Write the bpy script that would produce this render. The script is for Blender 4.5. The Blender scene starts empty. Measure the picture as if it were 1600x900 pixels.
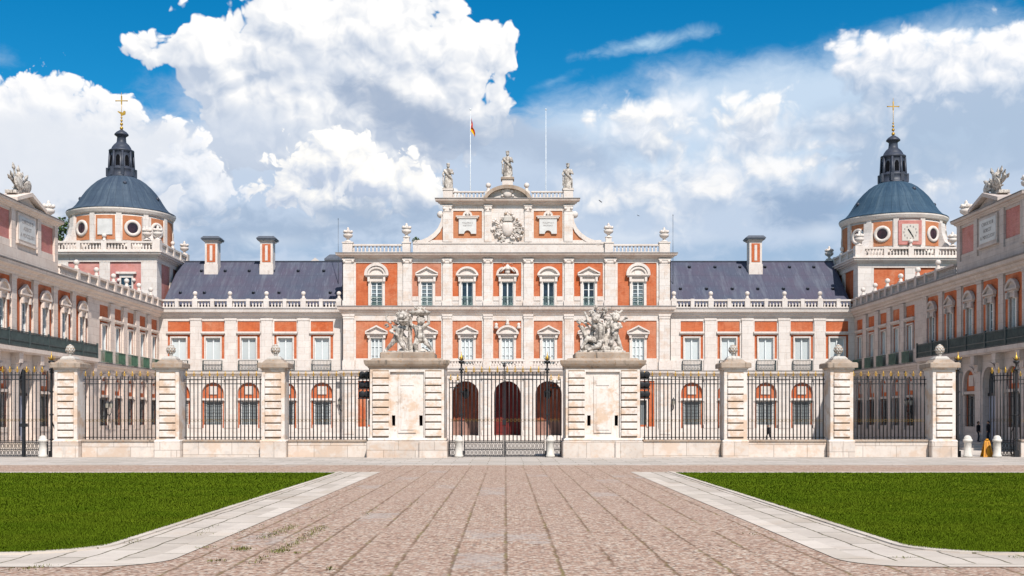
import bpy, bmesh, math, random
from math import sin, cos, pi, atan, atan2, sqrt, radians
from mathutils import Vector, Matrix, noise as mnoise
import numpy as np
SC = bpy.context.scene
COL = SC.collection
rnd = random.Random(7)
F = 1850.0; VPX = 790.0; HZ = 655.0; H = 2.0      # focal length, vanishing point and horizon measured on the photograph; eye height
SCALE = 1.15                                        # building units to metres (people read 1.7 m tall)

# ---------------------------------------------------------------- node helpers
class NT:
    def __init__(s, tree):
        s.t = tree; s.n = tree.nodes; s.l = tree.links
    def node(s, typ, **kw):
        n = s.n.new(typ)
        for k, v in kw.items(): setattr(n, k, v)
        return n
    def put(s, sock, v):
        if v is None: return
        if isinstance(v, bpy.types.NodeSocket): s.l.new(v, sock)
        elif isinstance(v, (tuple, list)):
            v = tuple(v)
            if sock.type == 'RGBA' and len(v) == 3: v = v + (1.0,)
            sock.default_value = v
        else: sock.default_value = v
    def m(s, op, a, b=None, c=None, clamp=False):
        n = s.node('ShaderNodeMath', operation=op); n.use_clamp = clamp
        s.put(n.inputs[0], a); s.put(n.inputs[1], b)
        if c is not None: s.put(n.inputs[2], c)
        return n.outputs[0]
    def v(s, op, a, b=None, scale=None):
        n = s.node('ShaderNodeVectorMath', operation=op)
        s.put(n.inputs[0], a); s.put(n.inputs[1], b)
        if scale is not None: s.put(n.inputs['Scale'], scale)
        return n.outputs['Value'] if op in ('LENGTH', 'DOT_PRODUCT', 'DISTANCE') else n.outputs[0]
    def noise(s, vec, scale, detail=3, rough=.5, dim='3D', color=False):
        n = s.node('ShaderNodeTexNoise', noise_dimensions=dim)
        s.put(n.inputs['Vector'], vec); n.inputs['Scale'].default_value = scale
        n.inputs['Detail'].default_value = detail; n.inputs['Roughness'].default_value = rough
        return n.outputs['Color'] if color else n.outputs['Fac']
    def voro(s, vec, scale, feature='F1', out='Distance', detail=0, rough=.5, lac=2.0, dim='3D', rand=1.0):
        n = s.node('ShaderNodeTexVoronoi', feature=feature, voronoi_dimensions=dim)
        s.put(n.inputs['Vector'], vec); n.inputs['Scale'].default_value = scale
        if 'Detail' in n.inputs: n.inputs['Detail'].default_value = detail; n.inputs['Roughness'].default_value = rough; n.inputs['Lacunarity'].default_value = lac
        n.inputs['Randomness'].default_value = rand
        return n.outputs[out]
    def mix(s, fac, a, b, blend='MIX'):
        n = s.node('ShaderNodeMix', data_type='RGBA', blend_type=blend)
        s.put(n.inputs[0], fac); s.put(n.inputs[6], a); s.put(n.inputs[7], b)
        return n.outputs[2]
    def ramp(s, fac, stops, interp='LINEAR'):
        n = s.node('ShaderNodeValToRGB'); r = n.color_ramp; r.interpolation = interp
        while len(r.elements) < len(stops): r.elements.new(0.5)
        for e, (p, c) in zip(r.elements, stops):
            e.position = p; e.color = tuple(c) + (1,) if len(c) == 3 else c
        s.put(n.inputs[0], fac); return n.outputs[0]
    def step(s, x, lo, hi):
        n = s.node('ShaderNodeMapRange', interpolation_type='SMOOTHSTEP')
        s.put(n.inputs[0], x); s.put(n.inputs[1], lo); s.put(n.inputs[2], hi)
        return n.outputs[0]
    def lin(s, x, lo, hi, a=0., b=1.):
        n = s.node('ShaderNodeMapRange')
        s.put(n.inputs[0], x); s.put(n.inputs[1], lo); s.put(n.inputs[2], hi); s.put(n.inputs[3], a); s.put(n.inputs[4], b)
        return n.outputs[0]
    def comb(s, x, y, z=0.):
        n = s.node('ShaderNodeCombineXYZ'); s.put(n.inputs[0], x); s.put(n.inputs[1], y); s.put(n.inputs[2], z); return n.outputs[0]
    def sep(s, v):
        n = s.node('ShaderNodeSeparateXYZ'); s.put(n.inputs[0], v); return n.outputs

def srgb(r, g, b):
    f = lambda c: ((c/255+.055)/1.055)**2.4 if c > 10 else c/255/12.92
    return (f(r), f(g), f(b))
# ---------------------------------------------------------------- sky, sun, camera
SUN_EL = radians(48); SUN_AZ = radians(18)          # sun behind the camera's right shoulder
def build_world():
    w = bpy.data.worlds.new("World"); SC.world = w; w.use_nodes = True
    t = NT(w.node_tree); t.n.clear()
    out = t.node('ShaderNodeOutputWorld'); bg = t.node('ShaderNodeBackground')
    t.l.new(bg.outputs[0], out.inputs[0])
    tc = t.node('ShaderNodeTexCoord')
    D = t.v('NORMALIZE', tc.outputs['Generated'])
    sky = t.node('ShaderNodeTexSky', sky_type='NISHITA')
    sky.sun_disc = False; sky.sun_elevation = SUN_EL; sky.sun_rotation = pi - SUN_AZ
    sky.air_density = 1.0; sky.dust_density = .25; sky.ozone_density = 4.0; sky.altitude = 500
    hsv = t.node('ShaderNodeHueSaturation'); hsv.inputs['Saturation'].default_value = 1.42; hsv.inputs['Hue'].default_value = .488
    t.l.new(sky.outputs[0], hsv.inputs['Color'])
    base = t.v('MULTIPLY', hsv.outputs[0], (.056, .108, .112))
    base = t.v('MAXIMUM', base, (.004, .004, .004))
    x, y, z = t.sep(D)
    az = t.m('ARCTAN2', x, y)
    el = t.m('DIVIDE', z, t.m('SQRT', t.m('ADD', t.m('MULTIPLY', x, x), t.m('MULTIPLY', y, y))))
    P = t.comb(t.m('MULTIPLY', az, 18.5), t.m('MULTIPLY', el, 18.5))
    U, V, _ = t.sep(P)
    def conv(px, py):
        a = atan((px-VPX)/F); return (a*18.5, (HZ-py)/100*cos(a))
    def field(vec, ells):
        cur = None
        for (px, py, rx, ry, *rot) in ells:
            cx, cy = conv(px, py); sx, sy = 100/rx, 100/ry
            if rot:
                mp = t.node('ShaderNodeMapping', vector_type='TEXTURE'); mp.inputs['Rotation'].default_value = (0, 0, radians(rot[0])); mp.inputs['Location'].default_value = (cx, cy, 0)
                mp.inputs['Scale'].default_value = (1/sx, 1/sy, 1); t.put(mp.inputs['Vector'], vec); d = mp.outputs[0]
            else:
                n = t.node('ShaderNodeVectorMath', operation='MULTIPLY_ADD'); t.put(n.inputs[0], vec); n.inputs[1].default_value = (sx, sy, 0); n.inputs[2].default_value = (-cx*sx, -cy*sy, 0); d = n.outputs[0]
            k = min(rx, ry)/100
            e = t.m('MULTIPLY_ADD', t.v('LENGTH', d), -k, k)
            cur = e if cur is None else t.m('MAXIMUM', cur, e)
        return cur
    # shared billow and turbulence fields, sampled here and a little way towards the light
    DEL = (.09, .17, 0)
    wn = t.node('ShaderNodeTexNoise', noise_dimensions='2D'); t.put(wn.inputs['Vector'], P); wn.inputs['Scale'].default_value = 1.3; wn.inputs['Detail'].default_value = 2.5; wn.inputs['Roughness'].default_value = .6
    W = t.v('SCALE', t.v('SUBTRACT', wn.outputs['Color'], (.5, .5, .5)), scale=.42)
    Q0 = t.v('ADD', P, W); Q1 = t.v('ADD', Q0, DEL)
    tex = {}
    for bs in (1.15, 1.9):
        tex[bs] = [t.m('SUBTRACT', .5, t.voro(q, bs, 'F1', detail=3.0, rough=.5, lac=2.2, dim='2D')) for q in (Q0, Q1)]
    N = [t.m('SUBTRACT', t.noise(q, .95, 4.0, .5, dim='2D'), .5) for q in (Q0, Q1)]
    QS = t.v('MULTIPLY', Q0, (1, 1.7, 1))
    NS = {1: t.m('SUBTRACT', t.noise(QS, .8, 5, .62, dim='2D'), .5), 2: t.m('SUBTRACT', t.noise(t.v('ADD', QS, (7.3, 2.1, 0)), 1.7, 4, .6, dim='2D'), .5)}
    def layer(color, ells, bs=1.15, ba=.5, na=.9, soft=.14, lit=(1.0, .985, .96), shade=(.52, .6, .72), k=1.5, bias=.62, vy=None, op=1.0):
        f0 = field(P, ells); f1 = field(t.v('ADD', P, DEL), ells)
        b0, b1 = tex[bs]
        h0 = t.m('MULTIPLY_ADD', N[0], na, t.m('MULTIPLY_ADD', b0, ba, f0))
        h1 = t.m('MULTIPLY_ADD', N[1], na, t.m('MULTIPLY_ADD', b1, ba, f1))
        a = t.step(h0, 0., soft)
        s = t.m('MULTIPLY_ADD', t.m('SUBTRACT', h0, h1), k, bias)
        if vy:   # flat bases are greyer: (row of base, row of top, amount)
            s = t.m('ADD', s, t.lin(V, conv(VPX, vy[0])[1], conv(VPX, vy[1])[1], -vy[2], vy[2]))
        s = t.m('MULTIPLY_ADD', N[0], .45, s, clamp=True)
        mid = tuple((p+q)/2+.02 for p, q in zip(lit, shade))
        c = t.ramp(s, [(0, shade), (.45, mid), (.82, lit), (1, tuple(min(1.05, q*1.04) for q in lit))])
        if op != 1.0: a = t.m('MULTIPLY', a, op)
        return t.mix(a, color, c)
    def soft_layer(color, ells, col, op, na=1.0, ns=1, soft=.8, lo=0.):
        h = t.m('MULTIPLY_ADD', NS[ns], na, field(P, ells))
        return t.mix(t.m('MULTIPLY', t.step(h, lo, soft), op), color, col)
    c = base
    # unseen fair-weather cloud added behind and above the camera, greyed to lower the fill
    gn = t.noise(t.v('MULTIPLY', D, (1, 1, 1.6)), 2.6, 3, .6)
    far = t.m('MAXIMUM', t.step(t.m('ABSOLUTE', az), .55, .8), t.step(el, .5, .8))
    c = t.mix(t.m('MULTIPLY', t.step(gn, .46, .58), far), c, (.46, .50, .57))
    # high veil on the right and a streak of cirrus
    c = soft_layer(c, [(1230, 260, 430, 185), (1000, 310, 300, 190), (1480, 190, 330, 165)], (.60, .73, .88), .95, na=.7, soft=.6, lo=-.1)
    c = soft_layer(c, [(1010, 68, 100, 13, 9)], (.62, .80, .93), .8, na=.28, ns=2, soft=.22, lo=-.05)
    c = soft_layer(c, [(862, 128, 45, 9, 22)], (.5, .72, .9), .6, na=.2, ns=2, soft=.2, lo=-.03)
    c = soft_layer(c, [(0, 92, 35, 18)], (.3, .5, .72), .8, na=.3, ns=2, soft=.3)
    # pale base cloud low down
    c = soft_layer(c, [(100, 420, 560, 260), (560, 400, 520, 260), (1100, 430, 520, 150), (1560, 400, 400, 190)], (.535, .64, .79), 1.0, na=.5, soft=.35)
    # right: distant pile
    c = layer(c, [(1560, 130, 120, 115), (1400, 120, 100, 95), (1470, 140, 140, 110), (1640, 150, 120, 130), (1330, 95, 48, 55), (1535, 62, 42, 45), (1390, 250, 150, 80)], 1.9, ba=.45, na=.35, soft=.28, lit=(.97, .97, .98), shade=(.44, .55, .71), k=1.3, bias=.5, vy=(200, 50, .5))
    c = soft_layer(c, [(1480, 225, 240, 85), (1560, 190, 150, 70), (1330, 190, 110, 50)], (.42, .54, .70), .8, na=.8, soft=.7)
    # big back tower
    c = layer(c, [(330, 95, 115, 90), (470, 60, 150, 120), (600, 40, 130, 110), (715, 75, 105, 95), (430, 190, 150, 110), (640, 170, 170, 110), (785, 130, 50, 60), (560, 250, 200, 100), (265, 85, 70, 60), (560, 110, 140, 100), (300, 50, 60, 50), (690, 150, 120, 80)], 1.15, ba=.6, na=.3, soft=.09, lit=(.99, .985, .975), shade=(.50, .58, .71), k=1.5, bias=.46, vy=(260, 20, .2))
    c = soft_layer(c, [(380, 215, 170, 75), (300, 160, 90, 55), (520, 120, 120, 40)], (.63, .70, .81), .7, na=.8, soft=.6)
    # left pile
    c = layer(c, [(60, 160, 160, 62), (170, 165, 70, 40), (0, 200, 140, 90), (150, 260, 200, 110), (280, 300, 100, 70)], 1.9, ba=.45, na=.3, soft=.10, lit=(.99, .985, .98), shade=(.60, .67, .79), k=1.3, bias=.6, vy=(300, 110, .14))
    c = soft_layer(c, [(70, 270, 280, 110), (220, 210, 120, 50)], (.76, .80, .865), .92, na=.7, soft=.55)
    # dark streaks
    c = soft_layer(c, [(600, 165, 110, 46, -30), (690, 205, 110, 50, -15), (545, 138, 45, 28)], (.36, .45, .60), .9, na=.5, ns=2, soft=.34)
    c = soft_layer(c, [(790, 215, 120, 50), (880, 235, 110, 45)], (.43, .53, .68), .85, na=.8, soft=.5)
    # centre-left bright heads
    c = layer(c, [(275, 255, 62, 50), (330, 310, 65, 55), (235, 290, 45, 45)], 1.9, ba=.45, na=.25, soft=.08, lit=(.86, .885, .93), shade=(.48, .58, .73), k=1.6, bias=.5, vy=(370, 210, .2))
    c = layer(c, [(520, 245, 80, 70), (590, 280, 100, 70), (465, 290, 80, 55), (655, 310, 75, 50), (430, 320, 50, 30)], 1.9, ba=.5, na=.3, soft=.08, lit=(1.0, .985, .95), shade=(.52, .60, .74), k=1.6, bias=.55, vy=(360, 190, .22))
    # right: broad joined masses, then the brighter heads
    c = layer(c, [(990, 215, 120, 75), (1180, 215, 130, 75), (1100, 290, 230, 80), (920, 300, 110, 60), (1300, 290, 120, 60), (1330, 190, 90, 70), (1060, 160, 120, 60)], 1.15, ba=.5, na=.6, soft=.6, lit=(.94, .95, .97), shade=(.45, .56, .72), k=1.3, bias=.5, vy=(340, 150, .12), op=.9)
    c = layer(c, [(1000, 180, 66, 56), (1035, 220, 80, 50), (920, 190, 40, 26), (1185, 172, 72, 52), (1150, 195, 60, 44)], 1.9, ba=.5, na=.4, soft=.34, lit=(.98, .975, .96), shade=(.46, .56, .71), k=1.3, bias=.55, vy=(230, 140, .35))
    c = soft_layer(c, [(1190, 215, 90, 26), (1040, 245, 90, 26), (930, 245, 120, 34), (1290, 205, 120, 34)], (.42, .53, .69), .85, na=.6, ns=2, soft=.4)
    c = layer(c, [(1210, 270, 120, 85), (1120, 250, 80, 50), (1110, 300, 110, 70), (1270, 300, 60, 50), (960, 315, 160, 75), (1040, 335, 140, 70), (870, 340, 110, 60), (1440, 310, 130, 50), (1330, 260, 90, 40), (1540, 330, 90, 45)], 1.9, ba=.5, na=.6, soft=.6, lit=(.95, .945, .94), shade=(.46, .57, .73), k=1.3, bias=.52, vy=(350, 200, .2), op=.92)
    # greys
    c = soft_layer(c, [(1000, 285, 80, 24), (1060, 310, 50, 18), (840, 290, 70, 24)], (.47, .58, .74), .7, na=.7, ns=2, soft=.35)
    c = soft_layer(c, [(1265, 328, 110, 44), (1225, 315, 65, 34)], (.30, .42, .60), .9, na=.5, ns=2, soft=.32)
    c = soft_layer(c, [(430, 358, 210, 44), (560, 340, 120, 44), (330, 385, 160, 34), (110, 345, 70, 34), (640, 330, 90, 40)], (.36, .47, .63), .82, na=.7, ns=2, soft=.36)
    c = soft_layer(c, [(640, 394, 440, 28), (1180, 400, 340, 34), (1360, 350, 80, 46), (760, 340, 90, 50)], (.34, .49, .68), .85, na=.5, ns=2, soft=.34)
    c = soft_layer(c, [(430, 376, 80, 18), (480, 345, 60, 14), (1000, 372, 150, 20), (1480, 380, 160, 40), (1290, 360, 60, 20)], (.72, .79, .88), .75, na=.45, ns=2, soft=.3)
    c = t.v('MULTIPLY', c, (.775, .775, .78))
    t.put(bg.inputs['Color'], c); bg.inputs['Strength'].default_value = 1.0
    w.cycles.sampling_method = 'MANUAL'; w.cycles.sample_map_resolution = 256
    # sun
    L = bpy.data.lights.new('sun', 'SUN'); L.energy = 4.0; L.angle = radians(.53); L.color = (1, .955, .89)
    o = bpy.data.objects.new('sun', L); COL.objects.link(o)
    d = Vector((sin(SUN_AZ)*cos(SUN_EL), -cos(SUN_AZ)*cos(SUN_EL), sin(SUN_EL)))
    o.rotation_euler = d.to_track_quat('Z', 'Y').to_euler(); o.location = d*60
    # camera
    cam = bpy.data.cameras.new('camera'); co = bpy.data.objects.new('camera', cam); COL.objects.link(co)
    cam.sensor_width = 36; cam.lens = F/1600*36; cam.shift_x = (800-VPX)/1600; cam.shift_y = (HZ-450)/1600
    cam.clip_start = .1; cam.clip_end = 4000
    co.location = (0, 0, H*SCALE); co.rotation_euler = (radians(90), 0, 0)
    SC.camera = co
    vs = SC.view_settings; vs.view_transform = 'Standard'; vs.look = 'None'; vs.exposure = 0.40; vs.gamma = 1.0
    SC.cycles.max_bounces = 6; SC.cycles.diffuse_bounces = 2; SC.cycles.glossy_bounces = 2; SC.cycles.transparent_max_bounces = 4
    SC.cycles.use_adaptive_sampling = True
build_world()
# ---------------------------------------------------------------- materials
MATS = {}
def newmat(name, rough=.7, spec=.3, metal=0.):
    m = bpy.data.materials.new(name); m.use_nodes = True
    t = NT(m.node_tree); b = t.n['Principled BSDF']
    b.inputs['Roughness'].default_value = rough; b.inputs['Specular IOR Level'].default_value = spec; b.inputs['Metallic'].default_value = metal
    MATS[name] = m
    return m, t, b
def objvec(t, offset=True):
    tc = t.node('ShaderNodeTexCoord'); v = tc.outputs['Object']
    if offset:
        oi = t.node('ShaderNodeObjectInfo')
        v = t.v('ADD', v, t.v('SCALE', (37., 19., 11.), scale=oi.outputs['Random']))
    return v
def bumpn(t, b, h, strength=.3, dist=.05):
    n = t.node('ShaderNodeBump'); n.inputs['Strength'].default_value = strength; n.inputs['Distance'].default_value = dist
    t.put(n.inputs['Height'], h); t.put(b.inputs['Normal'], n.outputs[0])
def stone(name, c1, c2, stain, stain_amt=.5, joints=None, streak=.35, rough=.85, dark=(.16, .14, .12), pit=.25, patch=None, cov=0.):
    m, t, b = newmat(name, rough, .2)
    v = objvec(t)
    n1 = t.noise(v, .9, 5, .6); n2 = t.noise(v, 5.5, 4, .65)
    c = t.mix(t.lin(n1, .35, .65), c1, c2)
    c = t.mix(t.m('MULTIPLY', t.step(n2, .5-cov, .72-cov), stain_amt), c, stain)
    # rain streaks: stretched in z
    sv = t.v('MULTIPLY', v, (3.2, 3.2, .35))
    st = t.noise(sv, 1.6, 5, .65)
    c = t.mix(t.m('MULTIPLY', t.step(st, .56-cov, .74-cov), streak), c, dark)
    if patch:   # single blocks of a warmer, veined stone
        pn = t.noise(t.v('MULTIPLY', v, (1., 1., 1.4)), .75, 6, .68)
        c = t.mix(t.m('MULTIPLY', t.step(pn, .47, .60), patch[1]), c, patch[0])
        pn2 = t.noise(t.v('ADD', v, (9., 4., 2.)), 1.7, 5, .7)
        c = t.mix(t.m('MULTIPLY', t.step(pn2, .56, .67), patch[1]*.7), c, patch[2])
    if joints:
        w, h, amt = joints
        x, y, z = t.sep(v)
        br = t.node('ShaderNodeTexBrick'); br.inputs['Scale'].default_value = 1.0
        br.inputs['Brick Width'].default_value = w; br.inputs['Row Height'].default_value = h; br.inputs['Mortar Size'].default_value = .018; br.inputs['Mortar Smooth'].default_value = .3
        br.inputs['Color1'].default_value = (1, 1, 1, 1); br.inputs['Color2'].default_value = (.82, .81, .80, 1); br.inputs['Mortar'].default_value = (.5, .47, .45, 1)
        t.put(br.inputs['Vector'], t.comb(t.m('ADD', x, y), z, 0.))
        c = t.mix(amt, c, t.mix(1., c, br.outputs['Color'], 'MULTIPLY'))
    t.put(b.inputs['Base Color'], c)
    bumpn(t, b, t.m('ADD', n2, t.noise(v, 22, 3, .6)), pit, .03)
    return m
stone('stone', (.74, .675, .63), (.67, .60, .555), (.60, .45, .36), .45, (1.3, .62, .5), .45, dark=(.36, .27, .22))
stone('stone_cornice', (.64, .55, .49), (.55, .44, .38), (.48, .31, .23), .6, None, .5)
stone('stone_lip', (.30, .27, .26), (.22, .20, .195), (.20, .16, .13), .5, None, .6, dark=(.08, .075, .07))
stone('stone_trim', (.73, .655, .60), (.64, .56, .51), (.54, .38, .29), .5, None, .55, dark=(.30, .22, .18))
stone('stone_pier', (.75, .685, .635), (.68, .605, .55), (.62, .42, .28), .48, None, .45, dark=(.40, .29, .21), patch=((.60, .40, .26), .7, (.40, .26, .18)))
stone('stone_cap', (.44, .35, .28), (.30, .23, .18), (.36, .20, .10), .7, None, .8, dark=(.10, .085, .07), pit=.5)
stone('stone_base', (.72, .635, .57), (.63, .54, .475), (.60, .42, .30), .5, (1.75, .82, .9), .55, dark=(.36, .28, .23), patch=((.62, .44, .32), .6, (.48, .43, .40)))
stone('stone_joint', (.36, .27, .20), (.26, .19, .14), (.30, .18, .10), .6, None, .4)
stone('stone_grey', (.58, .53, .48), (.46, .42, .38), (.42, .35, .29), .5, None, .6, dark=(.13, .11, .10), pit=.5)
stone('stone_sculpt', (.70, .63, .56), (.52, .46, .41), (.20, .165, .14), .7, None, .85, dark=(.05, .043, .04), pit=.8, cov=.07)
stone('stone_ashlar', (.75, .69, .65), (.68, .615, .57), (.60, .47, .38), .40, (1.3, .62, .5), .40, dark=(.38, .29, .24), patch=((.62, .45, .34), .45, (.52, .40, .32)))
stone('wing_stone_shaded', (.60, .51, .465), (.50, .42, .385), (.48, .34, .28), .5, (1.3, .62, .5), .5, dark=(.24, .18, .15))  # right wing: its shade is put into a darker stone colour
stone('wing_stone_lit', (.80, .68, .60), (.72, .59, .51), (.60, .43, .34), .5, (1.3, .62, .5), .45, dark=(.36, .27, .21))  # left wing: same stone, sunlight put into a lighter, warmer colour
def brick(name, ca, cb, cc, streak=.25):
    m, t, b = newmat(name, .9, .15)
    v = objvec(t, False); wv = t.node('ShaderNodeNewGeometry').outputs['Position']
    n1 = t.noise(t.v('ADD', wv, (3.1, .7, 1.9)), .30, 4, .6); n2 = t.noise(v, 1.1, 6, .7)
    c = t.mix(t.lin(n1, .38, .62), ca, cb)
    c = t.mix(t.m('MULTIPLY', t.step(n2, .46, .64), .75), c, cc)
    x, y, z = t.sep(v)
    br = t.node('ShaderNodeTexBrick'); br.inputs['Scale'].default_value = 1.0
    br.inputs['Brick Width'].default_value = .27; br.inputs['Row Height'].default_value = .075; br.inputs['Mortar Size'].default_value = .008
    br.inputs['Color1'].default_value = (1, 1, 1, 1); br.inputs['Color2'].default_value = (.74, .72, .7, 1); br.inputs['Mortar'].default_value = (1.12, 1.12, 1.12, 1)
    t.put(br.inputs['Vector'], t.comb(t.m('ADD', x, y), z, 0.))
    c = t.mix(.7, c, t.mix(1., c, br.outputs['Color'], 'MULTIPLY'))
    st = t.noise(t.v('MULTIPLY', v, (3., 3., .3)), 1.5, 5, .65)
    c = t.mix(t.m('MULTIPLY', t.step(st, .52, .70), streak), c, tuple(q*.45 for q in ca))
    pl = t.noise(t.v('ADD', v, (5., 2., 8.)), .8, 5, .68); c = t.mix(t.m('MULTIPLY', t.step(pl, .54, .70), .4), c, (.60, .33, .21))
    t.put(b.inputs['Base Color'], c); bumpn(t, b, n2, .2, .02)
    return m
brick('brick', (.53, .130, .048), (.54, .18, .090), (.45, .105, .042), .3)
brick('brick_mid', (.54, .17, .080), (.54, .215, .125), (.48, .14, .065), .3)
brick('brick_pale', (.50, .20, .125), (.52, .24, .16), (.46, .16, .09))
brick('brick_pink', (.54, .22, .20), (.58, .28, .25), (.50, .19, .15), .2)
brick('brick_attic', (.52, .21, .105), (.50, .205, .105), (.47, .16, .07), .15)
def plain(name, col, rough=.6, spec=.3, metal=0., var=.25, sc=3., bump=.0):
    m, t, b = newmat(name, rough, spec, metal)
    v = objvec(t); n = t.noise(v, sc, 4, .6)
    t.put(b.inputs['Base Color'], t.mix(t.lin(n, .3, .7), tuple(q*(1-var) for q in col), tuple(q*(1+var*.6) for q in col)))
    if bump: bumpn(t, b, n, bump, .03)
    return m
plain('iron', (.016, .016, .019), .5, .4, 0, .4)
plain('gold', (.62, .36, .06), .45, .4, .6, .4)
plain('old_gold', (.30, .19, .05), .5, .4, .4, .5)
plain('dark_hole', (.010, .010, .012), .9, .0)
plain('white_paint', (.74, .76, .76), .45, .35, 0, .08)
plain('arch_door', (.32, .085, .045), .6, .3, 0, .35, 1.2)
plain('arch_door_dark', (.17, .017, .014), .6, .3, 0, .35, 1.2)
plain('rail_green', (.07, .14, .10), .5, .35, 0, .4)
plain('rail_pale', (.26, .36, .32), .5, .3, 0, .25)
plain('rail_dark', (.05, .07, .072), .5, .35, 0, .3)
plain('wainscot', (.36, .20, .16), .7, .2, 0, .2, 2.)
plain('balcony_mesh', (.13, .175, .17), .6, .3, 0, .3)
plain('green_sheet', (.035, .13, .055), .6, .3, 0, .3)
plain('blue_door', (.30, .32, .40), .55, .3, 0, .1)
plain('black_cloth', (.014, .014, .019), .85, .2, 0, .3)
plain('dark_jeans', (.020, .022, .032), .85, .2, 0, .3)
plain('skin', (.42, .24, .17), .6, .3, 0, .1)
plain('hair', (.02, .014, .010), .6, .3)
plain('orange_plastic', (.60, .25, .008), .5, .4, 0, .12)
plain('orange_dark', (.36, .13, .006), .5, .4, 0, .12)
plain('bollard_stone', (.66, .61, .55), .8, .25, 0, .22, 3.5, .3)
plain('flag_red', (.55, .012, .02), .7, .2); plain('flag_yellow', (.80, .42, .01), .7, .2)
plain('pole_white', (.68, .70, .72), .4, .4); plain('steel', (.12, .14, .17), .4, .5, .5)
plain('clock_white', (.60, .54, .48), .6, .2, 0, .12); plain('letter_grey', (.30, .27, .26), .8, .1)
plain('plaque', (.62, .60, .58), .6, .3, 0, .12, 2.)
plain('lamp_glass', (.35, .33, .28), .2, .5); plain('bird_black', (.03, .03, .035), .8, .2)
plain('leaf', (.06, .10, .02), .6, .2, 0, .5); plain('leaf_dark', (.035, .06, .02), .6, .2, 0, .4); plain('bark', (.10, .07, .05), .9, .1)
plain('chimney_cap', (.10, .11, .135), .5, .4, 0, .2)
def glassmat(name, col, rough=.12):
    m, t, b = newmat(name, rough, .6)
    v = objvec(t); n = t.noise(v, 1.3, 3, .6)
    c = t.mix(t.lin(n, .35, .65), tuple(q*.45 for q in col), tuple(q*1.4 for q in col)); oi = t.node('ShaderNodeObjectInfo').outputs['Random']
    t.put(b.inputs['Base Color'], t.mix(t.m('MULTIPLY', t.step(oi, .2, 1.), .55), c, tuple(q*.3 for q in col)))
    return m
glassmat('glass_dark', (.022, .035, .055)); glassmat('glass_pale', (.26, .31, .35), .25); glassmat('glass_oculus', (.05, .016, .02))
glassmat('glass_green', (.035, .06, .04))
def shutter(name, c1, c2, row=.085):
    m, t, b = newmat(name, .6, .25)
    x, y, z = t.sep(objvec(t, False))
    f = t.m('FRACT', t.m('DIVIDE', z, row))
    w = t.step(t.m('ABSOLUTE', t.m('SUBTRACT', f, .5)), .2, .45)
    n = t.noise(objvec(t), 1.1, 2, .5)
    c = t.mix(w, c1, c2); oi = t.node('ShaderNodeObjectInfo').outputs['Random']; c = t.mix(t.m('MULTIPLY', t.step(oi, .25, 1.), .38), c, tuple(q*.45 for q in c2))
    t.put(b.inputs['Base Color'], t.mix(t.lin(n, .3, .7, .0, .35), c, tuple(q*.72 for q in c1)))
    bumpn(t, b, w, .6, .02)
shutter('shutter_white', (.72, .76, .76), (.50, .55, .57)); shutter('shutter_grey', (.30, .33, .34), (.16, .18, .19))
def lead(name, c1, c2, c3, seam=None, polar=False):
    m, t, b = newmat(name, .7, .2)
    v = objvec(t, False)
    if polar:
        x, y, z = t.sep(v); ang = t.m('ARCTAN2', x, y)
        sv = t.comb(t.m('MULTIPLY', ang, 5.), t.m('MULTIPLY', z, .22), 0.); sx = t.m('MULTIPLY', ang, 36/(2*pi)); rowv = z
    else:
        x, y, z = t.sep(v); sv = t.v('MULTIPLY', v, (1., .12, .12)); sx = t.m('DIVIDE', x, .62); rowv = t.m('ADD', t.m('DIVIDE', z, 1.25), 0.)
    n1 = t.noise(sv, 1.4, 6, .68); n2 = t.noise(sv, 7., 4, .65); n3 = t.noise(v, .33, 4, .6)
    c = t.mix(t.lin(n3, .36, .64), c1, c2)
    c = t.mix(t.m('MULTIPLY', t.step(n1, .48, .68), .75), c, c3)
    c = t.mix(t.m('MULTIPLY', t.step(n2, .56, .72), .35), c, tuple(q*1.7 for q in c3))
    f = t.m('ABSOLUTE', t.m('SUBTRACT', t.m('FRACT', sx), .5))
    c = t.mix(t.m('MULTIPLY', t.step(f, .43, .49), seam or .4), c, tuple(q*.45 for q in c1))
    g = t.m('ABSOLUTE', t.m('SUBTRACT', t.m('FRACT', rowv), .5))
    c = t.mix(t.m('MULTIPLY', t.step(g, .46, .495), .25), c, tuple(q*.5 for q in c1))
    t.put(b.inputs['Base Color'], c)
    bumpn(t, b, t.m('ADD', t.m('MULTIPLY', t.step(f, .42, .48), .6), t.m('MULTIPLY', n2, .6)), .4, .03)
lead('lead_roof', (.076, .084, .120), (.088, .078, .112), (.13, .14, .175), seam=.22)
lead('lead_dome', (.042, .062, .096), (.056, .082, .118), (.095, .125, .16), polar=True)
lead('lead_dome_blue', (.026, .056, .095), (.042, .08, .122), (.075, .118, .16), polar=True)
plain('lead_lantern', (.045, .052, .075), .5, .4, 0, .35, 2.)
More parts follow.
